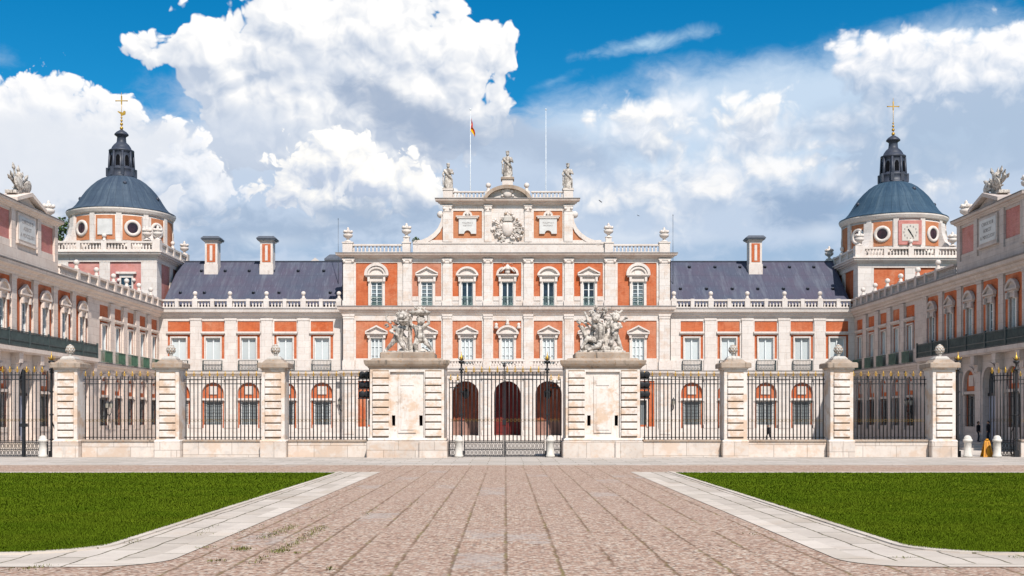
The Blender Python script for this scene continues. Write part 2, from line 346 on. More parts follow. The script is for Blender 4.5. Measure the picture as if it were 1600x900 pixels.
# ground
def ground_mats():
    def pos(t): return t.v('SCALE', t.node('ShaderNodeNewGeometry').outputs['Position'], scale=1/SCALE)
    # exposed-pebble paving with long joints
    m, t, b = newmat('cobble', .95, .04)
    p = pos(t); x, y, z = t.sep(p)
    wob = t.noise(p, .5, 3, .6); wob2 = t.noise(p, 3., 3, .6)
    pv = t.voro(p, 19., 'F1', 'Color', dim='2D'); pd = t.voro(p, 19., 'F1', 'Distance', dim='2D')
    r, g, bl = t.sep(pv)
    c = t.ramp(r, [(0, (.18, .105, .07)), (.2, (.38, .23, .165)), (.5, (.48, .32, .24)), (.78, (.56, .42, .325)), (1, (.70, .59, .48))])
    c = t.mix(t.m('MULTIPLY', t.step(g, .9, .93), .7), c, (.62, .55, .47))
    c = t.mix(t.m('MULTIPLY', t.step(bl, .9, .93), .8), c, (.12, .08, .065))
    c = t.mix(t.m('MULTIPLY', t.step(pd, .42, .62), .6), c, (.24, .17, .135))
    big = t.noise(p, .22, 5, .6); c = t.mix(t.lin(big, .35, .68, .0, .38), c, (.40, .275, .22))
    # grey cement repair patches, cell by cell
    cellx = t.m('FLOOR', t.m('DIVIDE', x, .74)); celly = t.m('FLOOR', t.m('DIVIDE', t.m('ADD', y, t.m('MULTIPLY', cellx, .61)), 1.9))
    wn = t.node('ShaderNodeTexWhiteNoise', noise_dimensions='2D'); t.put(wn.inputs['Vector'], t.comb(cellx, celly)); cr = wn.outputs['Value']
    c = t.mix(t.m('MULTIPLY', t.step(cr, .0, 1.), .06), c, (.42, .32, .27))
    patch = t.m('MULTIPLY', t.m('GREATER_THAN', cr, .94), t.step(t.m('ADD', t.noise(p, 1.7, 3, .6), t.m('MULTIPLY', t.noise(p, 14, 2), .3)), .56, .74))
    c = t.mix(t.m('MULTIPLY', patch, .5), c, (.42, .37, .34))
    # long joints toward the gate, broken cross joints
    jx = t.m('ABSOLUTE', t.m('SUBTRACT', t.m('FRACT', t.m('ADD', t.m('DIVIDE', x, .74), t.m('MULTIPLY', t.m('SUBTRACT', wob2, .5), .16))), .5))
    jy = t.m('ABSOLUTE', t.m('SUBTRACT', t.m('FRACT', t.m('ADD', t.m('DIVIDE', t.m('ADD', y, t.m('MULTIPLY', cellx, .61)), 1.9), t.m('MULTIPLY', t.m('SUBTRACT', wob2, .5), .05))), .5))
    jn = t.noise(t.v('MULTIPLY', p, (1, .35, 1)), 1.1, 4, .6)
    ja = t.m('MULTIPLY', t.step(t.m('ADD', jx, t.m('MULTIPLY', t.m('SUBTRACT', t.noise(p, 6., 3, .7), .5), .07)), .445, .49), t.step(jn, .30, .52))
    jb = t.m('MULTIPLY', t.step(jy, .482, .496), t.step(t.noise(p, 1.3, 3), .50, .62))
    j = t.m('MAXIMUM', ja, t.m('MULTIPLY', jb, .6))
    jc = t.mix(t.step(t.noise(p, .9, 4, .6), .48, .62), (.16, .095, .055), (.19, .15, .045))
    far = t.lin(y, 22., 44., .72, .40)
    c = t.mix(t.m('MULTIPLY', j, far), c, jc)
    t.put(b.inputs['Base Color'], c)
    hgt = t.m('SUBTRACT', t.m('MULTIPLY', pd, -1.), t.m('MULTIPLY', j, 1.2)); bumpn(t, b, hgt, .55, .03)
    # pale paving slabs
    def slabs(name, c1, c2, w, h, rot=False, mort=(.20, .17, .12), msize=.016, damage=.35):
        m, t, b = newmat(name, .92, .05)
        p = pos(t); x, y, z = t.sep(p)
        wb = t.m('MULTIPLY', t.m('SUBTRACT', t.noise(p, .9, 5, .65), .5), .16)
        br = t.node('ShaderNodeTexBrick'); br.inputs['Scale'].default_value = 1; br.inputs['Brick Width'].default_value = w; br.inputs['Row Height'].default_value = h
        br.inputs['Mortar Size'].default_value = msize; br.inputs['Mortar Smooth'].default_value = .2
        br.inputs['Color1'].default_value = (1, 1, 1, 1); br.inputs['Color2'].default_value = (.80, .79, .77, 1); br.inputs['Mortar'].default_value = (0, 0, 0, 1)
        t.put(br.inputs['Vector'], t.comb(t.m('ADD', y, wb), t.m('ADD', x, wb)) if rot else t.comb(t.m('ADD', x, wb), t.m('ADD', y, wb)))
        n = t.noise(p, .8, 6, .65); n2 = t.noise(p, 7, 5, .7)
        c = t.mix(t.lin(n, .33, .67), c1, c2)
        c = t.mix(t.m('MULTIPLY', t.step(n2, .55, .72), damage), c, tuple(q*.62 for q in c1))
        c = t.mix(t.m('MULTIPLY', t.step(t.noise(p, .55, 5, .65), .52, .68), .35), c, (c1[0]*.78, c1[1]*.68, c1[2]*.58))
        c = t.mix(1., c, br.outputs['Color'], 'MULTIPLY')
        mossy = t.mix(t.step(t.noise(p, 1.6, 4), .5, .62), mort, (.11, .11, .04))
        c = t.mix(t.m('MULTIPLY', br.outputs['Fac'], t.step(t.noise(p, 1.9, 3), .36, .56)), c, mossy)
        c = t.mix(t.m('MULTIPLY', br.outputs['Fac'], .5), c, mort)
        t.put(b.inputs['Base Color'], c); bumpn(t, b, t.m('SUBTRACT', n2, t.m('MULTIPLY', br.outputs['Fac'], 2.)), .3, .02)
    slabs('slab_path', (.66, .575, .50), (.53, .455, .395), 1.9, .5, True, damage=.55, msize=.02)
    slabs('slab_edge', (.70, .61, .53), (.60, .52, .45), 1.3, 3., True, damage=.25)
    slabs('slab_edge_cross', (.70, .61, .53), (.60, .52, .45), 1.3, 3., False, damage=.25)
    slabs('pavement', (.58, .515, .46), (.49, .435, .39), 1.6, 1.05, msize=.014)
    slabs('court', (.64, .57, .51), (.57, .50, .44), 2.4, 2.4, msize=.01)
    # soil and mown grass
    m, t, b = newmat('turf', 1., 0.)
    p = pos(t); n = t.noise(p, .35, 5, .6); n2 = t.noise(p, 9, 4, .7)
    c = t.mix(t.lin(n, .35, .65), (.034, .066, .004), (.048, .088, .006)); c = t.mix(t.m('MULTIPLY', t.step(n2, .45, .7), .5), c, (.018, .040, .005))
    t.put(b.inputs['Base Color'], c); bumpn(t, b, n2, .8, .05)
    m, t, b = newmat('grass_blade', .9, .0)
    p = pos(t); n = t.noise(p, .5, 5, .62); n2 = t.noise(p, 31, 2, .6)
    c = t.mix(t.lin(n, .33, .67), (.092, .150, .008), (.138, .192, .012)); c = t.mix(t.lin(n2, .35, .7, 0, .10), c, (.14, .20, .014))
    c = t.mix(t.m('MULTIPLY', t.step(t.noise(t.v('MULTIPLY', p, (.5, 1.2, 1.)), .35, 6, .68), .5, .7), .5), c, (.145, .18, .014))
    t.put(b.inputs['Base Color'], c)
    t.put(b.inputs['Subsurface Weight'], 0.0)
    m, t, b = newmat('dry_ground', .95, .1)
    p = pos(t); t.put(b.inputs['Base Color'], t.mix(t.lin(t.noise(p, .08, 5), .35, .65), (.20, .17, .12), (.12, .13, .06)))
ground_mats()
# ---------------------------------------------------------------- mesh builder
class MB:
    def __init__(s): s.v = []; s.f = []; s.mi = []; s.sm = []; s.mats = []
    def slot(s, m):
        if m not in s.mats: s.mats.append(m)
        return s.mats.index(m)
    def add(s, vs, fs, m, smooth=False):
        o = len(s.v); k = s.slot(m); s.v += [tuple(p) for p in vs]
        for f in fs: s.f.append(tuple(i+o for i in f)); s.mi.append(k); s.sm.append(smooth)
        return s
    def box(s, x0, x1, y0, y1, z0, z1, m):
        return s.add([(x0, y0, z0), (x1, y0, z0), (x1, y1, z0), (x0, y1, z0), (x0, y0, z1), (x1, y0, z1), (x1, y1, z1), (x0, y1, z1)],
              [(0, 3, 2, 1), (4, 5, 6, 7), (0, 1, 5, 4), (1, 2, 6, 5), (2, 3, 7, 6), (3, 0, 4, 7)], m)
    def bbox(s, x0, x1, y0, y1, z0, z1, m, c=.03):
        """box whose vertical front edges and top are chamfered"""
        return s.frustum([(x0+c, y0), (x1-c, y0), (x1, y0+c), (x1, y1-c), (x1-c, y1), (x0+c, y1), (x0, y1-c), (x0, y0+c)], z0, z1, m, c)
    def frustum(s, poly, z0, z1, m, inset=0.):
        n = len(poly); cx = sum(p[0] for p in poly)/n; cy = sum(p[1] for p in poly)/n
        def ins(p, d):
            dx, dy = p[0]-cx, p[1]-cy; return (p[0]-math.copysign(min(d, abs(dx)), dx), p[1]-math.copysign(min(d, abs(dy)), dy))
        rows = [[(p[0], p[1], z0) for p in poly], [(p[0], p[1], z1-inset) for p in poly]]
        if inset: rows.append([ins(p, inset)+(z1,) for p in poly])
        vs = [q for r in rows for q in r]; fs = []
        for k in range(len(rows)-1):
            for i in range(n): j = (i+1) % n; fs.append((k*n+i, k*n+j, (k+1)*n+j, (k+1)*n+i))
        fs.append(tuple(range(n))[::-1]); fs.append(tuple((len(rows)-1)*n+i for i in range(n)))
        return s.add(vs, fs, m)
    def prism(s, poly, y0, y1, m, smooth=False):
        """polygon in x,z (counter-clockwise seen from -y) extruded from y0 to y1"""
        n = len(poly); vs = [(a, y0, b) for a, b in poly]+[(a, y1, b) for a, b in poly]
        fs = [tuple(range(n)), tuple(range(n, 2*n))[::-1]]+[((i+1) % n, i, n+i, n+(i+1) % n) for i in range(n)]
        return s.add(vs, fs, m, smooth)
    def strip(s, inner, outer, y0, y1, m):
        """band between two equal-length poly-lines in x,z"""
        n = len(inner); vs = []
        for y in (y0, y1): vs += [(a, y, b) for a, b in inner]+[(a, y, b) for a, b in outer]
        fs = []
        for i in range(n-1):
            fs += [(i, i+1, n+i+1, n+i)[::-1], (2*n+i, 2*n+i+1, 3*n+i+1, 3*n+i), (i, i+1, 2*n+i+1, 2*n+i), (n+i, n+i+1, 3*n+i+1, 3*n+i)[::-1]]
        fs += [(0, n, 3*n, 2*n), (n-1, 2*n-1, 4*n-1, 3*n-1)[::-1]]
        return s.add(vs, fs, m)
    def molding(s, x0, x1, prof, m, ret=True):
        """cornice run along x; prof = [(projection toward -y, z)...] bottom to top; ends returned"""
        n = len(prof); vs = []; fs = []
        for (p, z) in prof:
            e = p if ret else 0.
            vs += [(x0-e, 0.02, z), (x0-e, -p, z), (x1+e, -p, z), (x1+e, 0.02, z)]
        for i in range(n-1):
            for k in range(3): fs.append((4*i+k, 4*i+k+1, 4*i+k+5, 4*i+k+4))
        fs.append((0, 3, 2, 1)); o = 4*(n-1); fs.append((o, o+1, o+2, o+3))
        return s.add(vs, fs, m)
    def lathe(s, prof, c=(0, 0, 0), seg=16, m=None, smooth=True, a0=0., a1=2*pi, sx=1., sy=1., cap=True):
        full = abs(a1-a0-2*pi) < 1e-6; k = seg if full else seg+1; vs = []; fs = []
        for (r, z) in prof:
            for i in range(k):
                a = a0+(a1-a0)*i/seg; vs.append((c[0]+r*cos(a)*sx, c[1]+r*sin(a)*sy, c[2]+z))
        n = len(prof)
        for j in range(n-1):
            for i in range(seg):
                i2 = (i+1) % k; fs.append((j*k+i, j*k+i2, (j+1)*k+i2, (j+1)*k+i))
        if full and cap:
            if prof[0][0] > 1e-6: fs.append(tuple(range(k))[::-1])
            if prof[-1][0] > 1e-6: fs.append(tuple((n-1)*k+i for i in range(k)))
        return s.add(vs, fs, m, smooth)
    def ball(s, c, r, m, seg=12, sz=1.):
        return s.lathe([(r*sin(pi*i/8)+(1e-4 if i in (0, 8) else 0), -r*sz*cos(pi*i/8)) for i in range(9)], c, seg, m)
    def tube(s, p0, p1, r0, m, r1=None, seg=6, smooth=True):
        p0 = Vector(p0); p1 = Vector(p1); r1 = r0 if r1 is None else r1
        d = (p1-p0).normalized(); u = d.orthogonal().normalized(); w = d.cross(u); vs = []
        for p, r in ((p0, r0), (p1, r1)):
            for i in range(seg): a = 2*pi*i/seg; vs.append(p+u*(r*cos(a))+w*(r*sin(a)))
        fs = [(i, (i+1) % seg, seg+(i+1) % seg, seg+i) for i in range(seg)]+[tuple(range(seg))[::-1], tuple(range(seg, 2*seg))]
        return s.add(vs, fs, m, smooth)
    def path(s, pts, r, m, seg=6):
        for a, b in zip(pts, pts[1:]): s.tube(a, b, r, m, seg=seg)
        return s
    def caps(s, p0, p1, r0, r1, m, seg=10):
        """tapered capsule"""
        s.tube(p0, p1, r0, m, r1, seg); s.ball(p0, r0, m, seg); s.ball(p1, r1, m, seg); return s
    def mesh(s, name):
        me = bpy.data.meshes.new(name); me.from_pydata(s.v, [], s.f)
        for m in s.mats: me.materials.append(MATS[m])
        me.polygons.foreach_set('material_index', s.mi); me.polygons.foreach_set('use_smooth', s.sm)
        bm = bmesh.new(); bm.from_mesh(me); bmesh.ops.recalc_face_normals(bm, faces=bm.faces); bm.to_mesh(me); bm.free()
        me.update(); return me
    def build(s, name, parent=None, loc=(0, 0, 0), rz=0.):
        return link(name, s.mesh(name), parent, loc, rz)
def link(name, data, parent=None, loc=(0, 0, 0), rz=0.):
    o = bpy.data.objects.new(name, data); COL.objects.link(o)
    o.parent = parent; o.location = loc; o.rotation_euler = (0, 0, rz); return o
def empty(name, loc=(0, 0, 0), rz=0.): return link(name, None, None, loc, rz)
def tag(o, label=None, cat=None, group=None, kind=None):
    for k, v in (('label', label), ('category', cat), ('group', group), ('kind', kind)):
        if v: o[k] = v
    return o
def copy_tree(o, parent=None, loc=None, rz=None):
    c = o.copy(); COL.objects.link(c); c.parent = parent
    if loc is not None: c.location = loc
    if rz is not None: c.rotation_euler = (0, 0, rz)
    for ch in list(o.children): copy_tree(ch, c)
    return c
TMP = bpy.data.scenes.new('carving')
def fuse(mb, name, voxel, mat, parent=None, loc=(0, 0, 0), rz=0., smooth=2, rough=0., rsc=4., mi=None):
    """merge a pile of overlapping limbs into one continuous carved surface"""
    me = mb.mesh(name+'_raw'); o = bpy.data.objects.new(name, me); TMP.collection.objects.link(o)
    r = o.modifiers.new('r', 'REMESH'); r.mode = 'VOXEL'; r.voxel_size = voxel; r.use_smooth_shade = True
    if smooth: q = o.modifiers.new('s', 'SMOOTH'); q.factor = .5; q.iterations = smooth
    vl = TMP.view_layers[0]; vl.update(); new = bpy.data.meshes.new_from_object(o.evaluated_get(vl.depsgraph))
    bpy.data.objects.remove(o); bpy.data.meshes.remove(me)
    new.name = name; new.materials.clear(); new.materials.append(MATS[mat])
    if rough:
        n = len(new.vertices); co = np.empty(n*3, np.float32); no = np.empty(n*3, np.float32); new.vertices.foreach_get('co', co); new.vertices.foreach_get('normal', no)
        co = co.reshape(-1, 3); k = np.array([mnoise.fractal(Vector(c)*rsc, .8, 2.1, 4) for c in co], np.float32)
        new.vertices.foreach_set('co', (co+no.reshape(-1, 3)*k[:, None]*rough).ravel())
    new.polygons.foreach_set('material_index', [0]*len(new.polygons)); new.polygons.foreach_set('use_smooth', [True]*len(new.polygons)); new.update()
    return link(name, new, parent, loc, rz)
def arc(cx, cz, r, a0, a1, n=12, rz=None):
    rz = r if rz is None else rz
    return [(cx+r*cos(radians(a0+(a1-a0)*i/n)), cz+rz*sin(radians(a0+(a1-a0)*i/n))) for i in range(n+1)]
def wall_grid(mb, a0, a1, z0, z1, rects, base, depth=.45, reveal=None):
    """front sheet at y=0 of a wall with panels and openings. rects: (x0,x1,z0,z1,material or None for an opening, inset)"""
    xs = sorted({round(q, 4) for r in rects for q in r[:2] if a0 < q < a1} | {a0, a1}); zs = sorted({round(q, 4) for r in rects for q in r[2:4] if z0 < q < z1} | {z0, z1})
    def at(x, z):
        cur = (base, 0.)
        for r in rects:
            if r[0] < x < r[1] and r[2] < z < r[3]: cur = (r[4], r[5] if len(r) > 5 else 0.)
        return cur
    nx, nz = len(xs)-1, len(zs)-1
    g = [[at((xs[i]+xs[i+1])/2, (zs[j]+zs[j+1])/2) for j in range(nz)] for i in range(nx)]
    yy = lambda c: depth if c[0] is None else c[1]
    for i in range(nx):
        j = 0
        while j < nz:      # merge equal cells vertically
            k = j
            while k+1 < nz and g[i][k+1] == g[i][j]: k += 1
            c = g[i][j]
            if c[0] is not None:
                y = c[1]; mb.add([(xs[i], y, zs[j]), (xs[i+1], y, zs[j]), (xs[i+1], y, zs[k+1]), (xs[i], y, zs[k+1])], [(0, 1, 2, 3)], c[0])
            j = k+1
    for i in range(nx):
        for j in range(nz):
            c = g[i][j]
            for (ii, jj, e) in ((i+1, j, 'x'), (i, j+1, 'z')):
                if ii >= nx or jj >= nz: continue
                d = g[ii][jj]; ya, yb = yy(c), yy(d)
                if abs(ya-yb) < 1e-5: continue
                mt = reveal or base
                if e == 'x': X = xs[i+1]; mb.add([(X, ya, zs[j]), (X, yb, zs[j]), (X, yb, zs[j+1]), (X, ya, zs[j+1])], [(0, 1, 2, 3)], mt)
                else: Z = zs[j+1]; mb.add([(xs[i], ya, Z), (xs[i+1], ya, Z), (xs[i+1], yb, Z), (xs[i], yb, Z)], [(0, 1, 2, 3)], mt)
    return mb
# ---------------------------------------------------------------- the palace (one building, its parts as children)
PY = 112.0
palace = empty('palace', (0, PY, 0))
tag(palace, 'white stone and orange brick palace with twin blue domes behind the railings', 'palace')
cx = lambda px: (px-VPX)/16.667           # pixel column -> x on the central block's front
cz = lambda py: H+(HZ-py)/16.667
gx = lambda px: (px-VPX)/16.518           # the same on the side ranges
gz = lambda py: H+(HZ-py)/16.518
CORN = [(.12, 0), (.16, .10), (.30, .16), (.34, .26), (.55, .34), (.60, .50), (.52, .56)]
def cornice(name, parent, x0, x1, z0, h, proj, mat, loc=(0, 0, 0), rz=0., ret=True):
    e = proj if ret else 0.
    return MB().molding(x0, x1, [(p/.6*proj, z0+q/.56*h) for p, q in CORN], mat, ret).molding(x0-e, x1+e, [(proj*1.06, z0+h*.95), (proj*1.06, z0+h+.04), (proj*.5, z0+h+.08)], 'stone_lip', False).build(name, parent, loc, rz)
BAL = [(.085, 0), (.085, .10), (.05, .16), (.10, .34), (.085, .48), (.045, .66), (.05, .82), (.085, .9), (.085, 1.)]
def balustrade_mb(x0, x1, z0, h, peds, mat, th=.34, pitch=.30, pw=.5, halves=()):
    mb = MB(); hb = h*.20; ht = h*.18
    mb.box(x0, x1, 0, th, z0, z0+hb, mat); mb.box(x0, x1, -.03, th+.03, z0+h-ht, z0+h, mat)
    blk = [(p, pw) for p in peds]+[(p, pw*.7) for p in halves]
    for p, w in blk: mb.box(p-w/2, p+w/2, -.055, th+.055, z0-.004, z0+h+.05, mat)
    n = max(2, int((x1-x0)/pitch))
    for i in range(n):
        x = x0+(i+.5)*(x1-x0)/n
        if any(abs(x-p) < w/2+.06 for p, w in blk): continue
        mb.lathe([(r*1.05, z0+hb+q*(h-hb-ht)) for r, q in BAL], (x, th/2, 0), 6, mat)
    return mb
def ball_finial_mesh(s=1.):
    return MB().lathe([(.24*s, 0), (.24*s, .06*s), (.12*s, .14*s), (.16*s, .22*s), (.06*s, .34*s)], seg=10, m='stone_trim').ball((0, 0, .52*s), .22*s, 'stone_trim', 10).mesh('ball_finial')
BALLM = ball_finial_mesh()
def urn_mesh(s=1.):
    p = [(.34, 0), (.34, .10), (.16, .16), (.12, .30), (.20, .36), (.42, .52), (.46, .72), (.30, .80), (.44, .88), (.48, .94), (.26, .98), (.22, 1.08), (.10, 1.2), (.13, 1.28), (.02, 1.42)]
    mb = MB().lathe([(r*s, z*s) for r, z in p], seg=12, m='stone_trim')
    for k in range(5):
        a = 2*pi*k/5; mb.ball((.34*s*cos(a), .34*s*sin(a), 1.0*s), .13*s, 'stone_trim', 8)
    return mb.mesh('urn')
URNM = urn_mesh()
# ---- windows
def pediment_mb(kind, w, z, h, mat='stone_trim', d=.36):
    mb = MB()
    mb.box(-w/2, w/2, -d, 0, z, z+.13, mat); mb.box(-w/2+.1, w/2-.1, -d+.12, 0, z-.14, z-.002, mat)
    if kind == 'tri':
        mb.strip([(-w/2, z+.132), (0, z+h-.16), (w/2, z+.132)], [(-w/2, z+.27), (0, z+h), (w/2, z+.27)], -d, 0, mat)
        mb.prism([(-w/2+.15, z+.134), (w/2-.15, z+.134), (0, z+h-.13)], -d*.4, 0, mat)
    elif kind == 'seg':
        b = h-.13; R = (w*w/4+b*b)/(2*b); a = math.degrees(math.asin(min(1, w/2/R))); cz0 = z+.13+b-R
        mb.strip(arc(0, cz0-.02, R-.17, 90+a*.93, 90-a*.93, 14), arc(0, cz0, R, 90+a, 90-a, 14), -d, 0, mat)
        mb.prism([(-w/2+.2, z+.134), (w/2-.2, z+.134)]+[(p, max(q, z+.15)) for p, q in arc(0, cz0-.02, R-.16, 90-a*.78, 90+a*.78, 12)], -d*.4, 0, mat)
    elif kind == 'round':    # tall semicircular hood
        r = w/2
        mb.strip(arc(0, z+.13, r-.26, 180, 0, 18, h*.66), arc(0, z+.13, r, 180, 0, 18, h-.13), -d, 0, mat)
        mb.strip(arc(0, z+.13, r-.46, 180, 0, 18, h*.44), arc(0, z+.13, r-.28, 180, 0, 18, h*.62), -d*.72, 0, mat)
        mb.prism([(p, q) for p, q in arc(0, z+.135, r-.2, 0, 180, 14, h*.6)], -d*.3, 0, mat)
    elif kind == 'broken':
        for s in (-1, 1):
            pts_o = [(s*w/2, z+.14), (s*w*.46, z+.45), (s*w*.36, z+.68), (s*w*.24, z+.80), (s*w*.16, z+.74)]
            pts_i = [(s*(w/2-.2), z+.14), (s*(w*.46-.2), z+.36), (s*(w*.36-.12), z+.52), (s*(w*.24-.02), z+.62), (s*w*.17, z+.60)]
            mb.strip(pts_i, pts_o, -d, 0, mat)
        for c in (-.9, .9): mb.tube((c*.2, -.5, z+.75), (c*.75, -.46, z+.28), .11, 'stone_trim', .06)
        mb.lathe([(.28, 0), (.34, .12), (.22, .34), (.10, .52), (.02, .62)], (0, -.3, z+.5), 8, mat)
        for c in range(7): mb.ball((-.42+.14*c, -.34, z+1.02+.06*(c % 2)), .09, 'brick_pale', 6)
        mb.ball((0, -.25, z+.35), .26, mat, 8)
    return mb
def window(kind, w, z0, z1, pane, ped=None, pw=2.1, pz=None, ph=.85, frame=.24, rail=None, rail_h=.78, rail_w=None, bars=2, sash='white_paint', label=None, pd=.36, rail_out=.0, stone_m='stone_trim', mull=1):
    """stone surround (the part); pane, sash, pediment and railing are its sub-parts. Built round x=0 on a wall sheet at y=0."""
    mb = MB(); x = w/2; p = .09
    mb.box(-x-frame, -x, -p, .012, z0, z1, stone_m); mb.box(x, x+frame, -p, .012, z0, z1, stone_m)
    mb.box(-x-frame, x+frame, -p-.004, .012, z1, z1+frame, stone_m)
    if pz and pz-.14 > z1+frame: mb.box(-x-frame*.7, x+frame*.7, -p+.02, .012, z1+frame+.002, pz-.142, stone_m)
    if ped: 
        for s in (-1, 1): mb.box(s*(x+frame-.06)-.11, s*(x+frame-.06)+.11, -.26, -p-.002, z1+frame-.25, pz-.145, stone_m)
    o = mb.build('window', palace)
    MB().add([(-x, .24, z0), (x, .24, z0), (x, .24, z1), (-x, .24, z1)], [(0, 1, 2, 3)], pane).build('pane', o)
    f = MB(); t = .085
    f.box(-x, -x+t, .13, .20, z0, z1, sash); f.box(x-t, x, .13, .20, z0, z1, sash); f.box(-x+t, x-t, .135, .20, z1-t, z1, sash)
    for k in range(mull): q = -x+2*x*(k+1)/(mull+1); f.box(q-.06, q+.06, .12, .20, z0, z1-t, sash)
    for k in range(bars):
        zz = z0+(z1-z0)*(k+1)/(bars+1); f.box(-x+t, x-t, .16, .205, zz-.022, zz+.022, sash)
    f.build('sash', o)
    if ped: pediment_mb(ped, pw, pz, ph, stone_m, pd).build('pediment', o)
    if rail: railing_mb(rail_w or w, z0, rail_h, rail, rail_out).build('railing', o)
    return o
def railing_mb(w, z0, h, mat, out=0., sheet=None):
    mb = MB(); x = w/2; y = -out-.05
    for zz in (z0+.04, z0+h): mb.box(-x, x, y-.025, y+.025, zz-.025, zz+.025, mat)
    n = max(4, int(w/.13))
    for k in range(n+1):
        q = -x+2*x*k/n; mb.box(q-.011, q+.011, y-.011, y+.011, z0+.065, z0+h-.026, mat)
    for k in range(0, n, 2):
        q = -x+2*x*(k+.5)/n; mb.box(q-.05, q+.05, y-.008, y+.008, z0+.18, z0+.24, mat)
    if out:
        for s in (-1, 1):
            mb.box(s*x-.02, s*x+.02, y+.026, 0, z0+h-.022, z0+h+.022, mat); mb.box(s*x-.02, s*x+.02, y+.026, 0, z0+.02, z0+.06, mat)
        for s in (-1, 1):
            for k in range(1, 4): mb.box(s*x-.012, s*x+.012, y*k/4-.012, y*k/4+.012, z0+.061, z0+h-.023, mat)
    if sheet: mb.box(-x+.02, x-.02, y+.03, y+.045, z0+.07, z0+h-.05, sheet)
    return mb
PROTO = {}
def put_window(key, make, loc, rz=0., label=None):
    if key not in PROTO: PROTO[key] = o = make()
    else: o = copy_tree(PROTO[key], palace)
    o.location = loc; o.rotation_euler = (0, 0, rz)
    if label: o['label'] = label
    elif 'label' in o: del o['label']
    return o
def arch_fill(mb, xc, r, z0, zs, depth, mat, y0=0., n=16, soff=None):
    """spandrels and soffit of a round-headed opening whose rectangle runs to zs+r"""
    pts = arc(xc, zs, r, 180, 0, n); top = zs+r
    for a, b in zip(pts, pts[1:]):
        mb.add([(a[0], y0, a[1]), (b[0], y0, b[1]), (b[0], y0, top), (a[0], y0, top)], [(0, 1, 2, 3)], mat)
        mb.add([(a[0], y0, a[1]), (b[0], y0, b[1]), (b[0], depth, b[1]), (a[0], depth, a[1])], [(0, 1, 2, 3)], soff or mat, True)
    return mb
def archivolt(mb, xc, r, zs, w, proud, mat, z0=None, n=18, y0=0.):
    mb.strip(arc(xc, zs, r+.01, 180, 0, n), arc(xc, zs, r+w, 180, 0, n), y0-proud, y0+.01, mat)
    if z0 is not None:
        for s in (-1, 1): mb.box(xc+s*(r+w/2+.005)-w/2, xc+s*(r+w/2+.005)+w/2, y0-proud, y0+.01, z0, zs, mat)
    return mb

# ------------------------------------------------ standard two-storey bay shared by the ranges and the outer wings
Z = dict(plinth=1.15, gtop=5.95, str0=6.15, str1=6.54, ped1=7.72, win0=7.0, win1=9.69, lint=10.1, ptop=11.28, fr=11.58, c0=11.62, c1=12.42, b0=12.42, b1=13.30)
def bay_rects(xc, brick='brick'):
    return [(xc-1.06, xc+1.06, Z['ped1'], Z['ptop'], brick, .07), (xc-.69, xc+.69, Z['win0'], Z['win1'], None),
            (xc-1.02, xc+1.02, Z['plinth'], 4.45+1.02, None), ]
def ground_bay(xc, loc, rz, stone_m, brick='brick', pane='shutter_grey'):
    """round-arched blind bay with a grilled window, returned as one window part"""
    def make():
        mb = MB(); r = 1.02; zs = 4.45
        pts = [(-r, 3.98)]+[(r, 3.98)]+arc(0, zs, r, 0, 180, 16)
        mb.prism(pts, .16, .2, 'brick'); mb.box(-1.02, -.88, .16, .2, Z['plinth'], 3.78, 'brick'); mb.box(.88, 1.02, .16, .2, Z['plinth'], 3.78, 'brick')
        mb.box(-1.02, 1.02, -.06, .2, 3.78, 3.978, stone_m)
        mb.box(-.42, .42, .06, .16, 4.35, 5.12, stone_m)
        mb.box(-.88, .88, -.04, .3, Z['plinth'], 1.48, stone_m)
        archivolt(mb, 0, r, zs, .26, .10, stone_m)
        for s in (-1, 1): mb.box(s*1.16-.13, s*1.16+.13, -.10, .01, 3.7, 4.45, stone_m)
        o = mb.build('window', palace)
        MB().add([(-.88, .32, 1.48), (.88, .32, 1.48), (.88, .32, 3.78), (-.88, .32, 3.78)], [(0, 1, 2, 3)], pane).build('pane', o)
        f = MB()
        f.box(-.88, -.74, .24, .3, 1.48, 3.78, stone_m); f.box(.74, .88, .24, .3, 1.48, 3.78, stone_m); f.box(-.74, .74, .245, .3, 3.62, 3.78, stone_m)
        f.box(-.05, .05, .25, .3, 1.48, 3.62, 'white_paint'); f.box(-.74, -.66, .25, .3, 1.48, 3.62, 'white_paint'); f.box(.66, .74, .25, .3, 1.48, 3.62, 'white_paint')
        f.build('sash', o)
        g = MB()
        for k in range(9): q = -.8+.2*k; g.box(q-.016, q+.016, .05, .08, 1.483, 3.775, 'iron')
        for k in range(4): zz = 1.62+.62*k; g.box(-.87, .87, .06, .085, zz-.018, zz+.018, 'iron')
        g.build('grille', o)
        return o
    return put_window(('ground', stone_m, pane), make, loc, rz)
def upper_bay(xc_key, loc, rz, stone_m, rail, pane='shutter_white', sheet=None):
    def make():
        o = window('rect', 1.38, Z['win0'], Z['win1'], pane, frame=.13, bars=0, stone_m=stone_m)
        m = MB(); m.box(-1.16, 1.16, -.20, .07, Z['lint'], Z['lint']+.18, stone_m); m.box(-1.06, 1.06, -.12, .07, Z['lint']-.1, Z['lint']-.002, stone_m); m.build('lintel', o)
        railing_mb(1.78, 6.6, .92, rail, .36, sheet).build('railing', o)
        return o
    return put_window(('upper', stone_m, rail, pane), make, loc, rz)
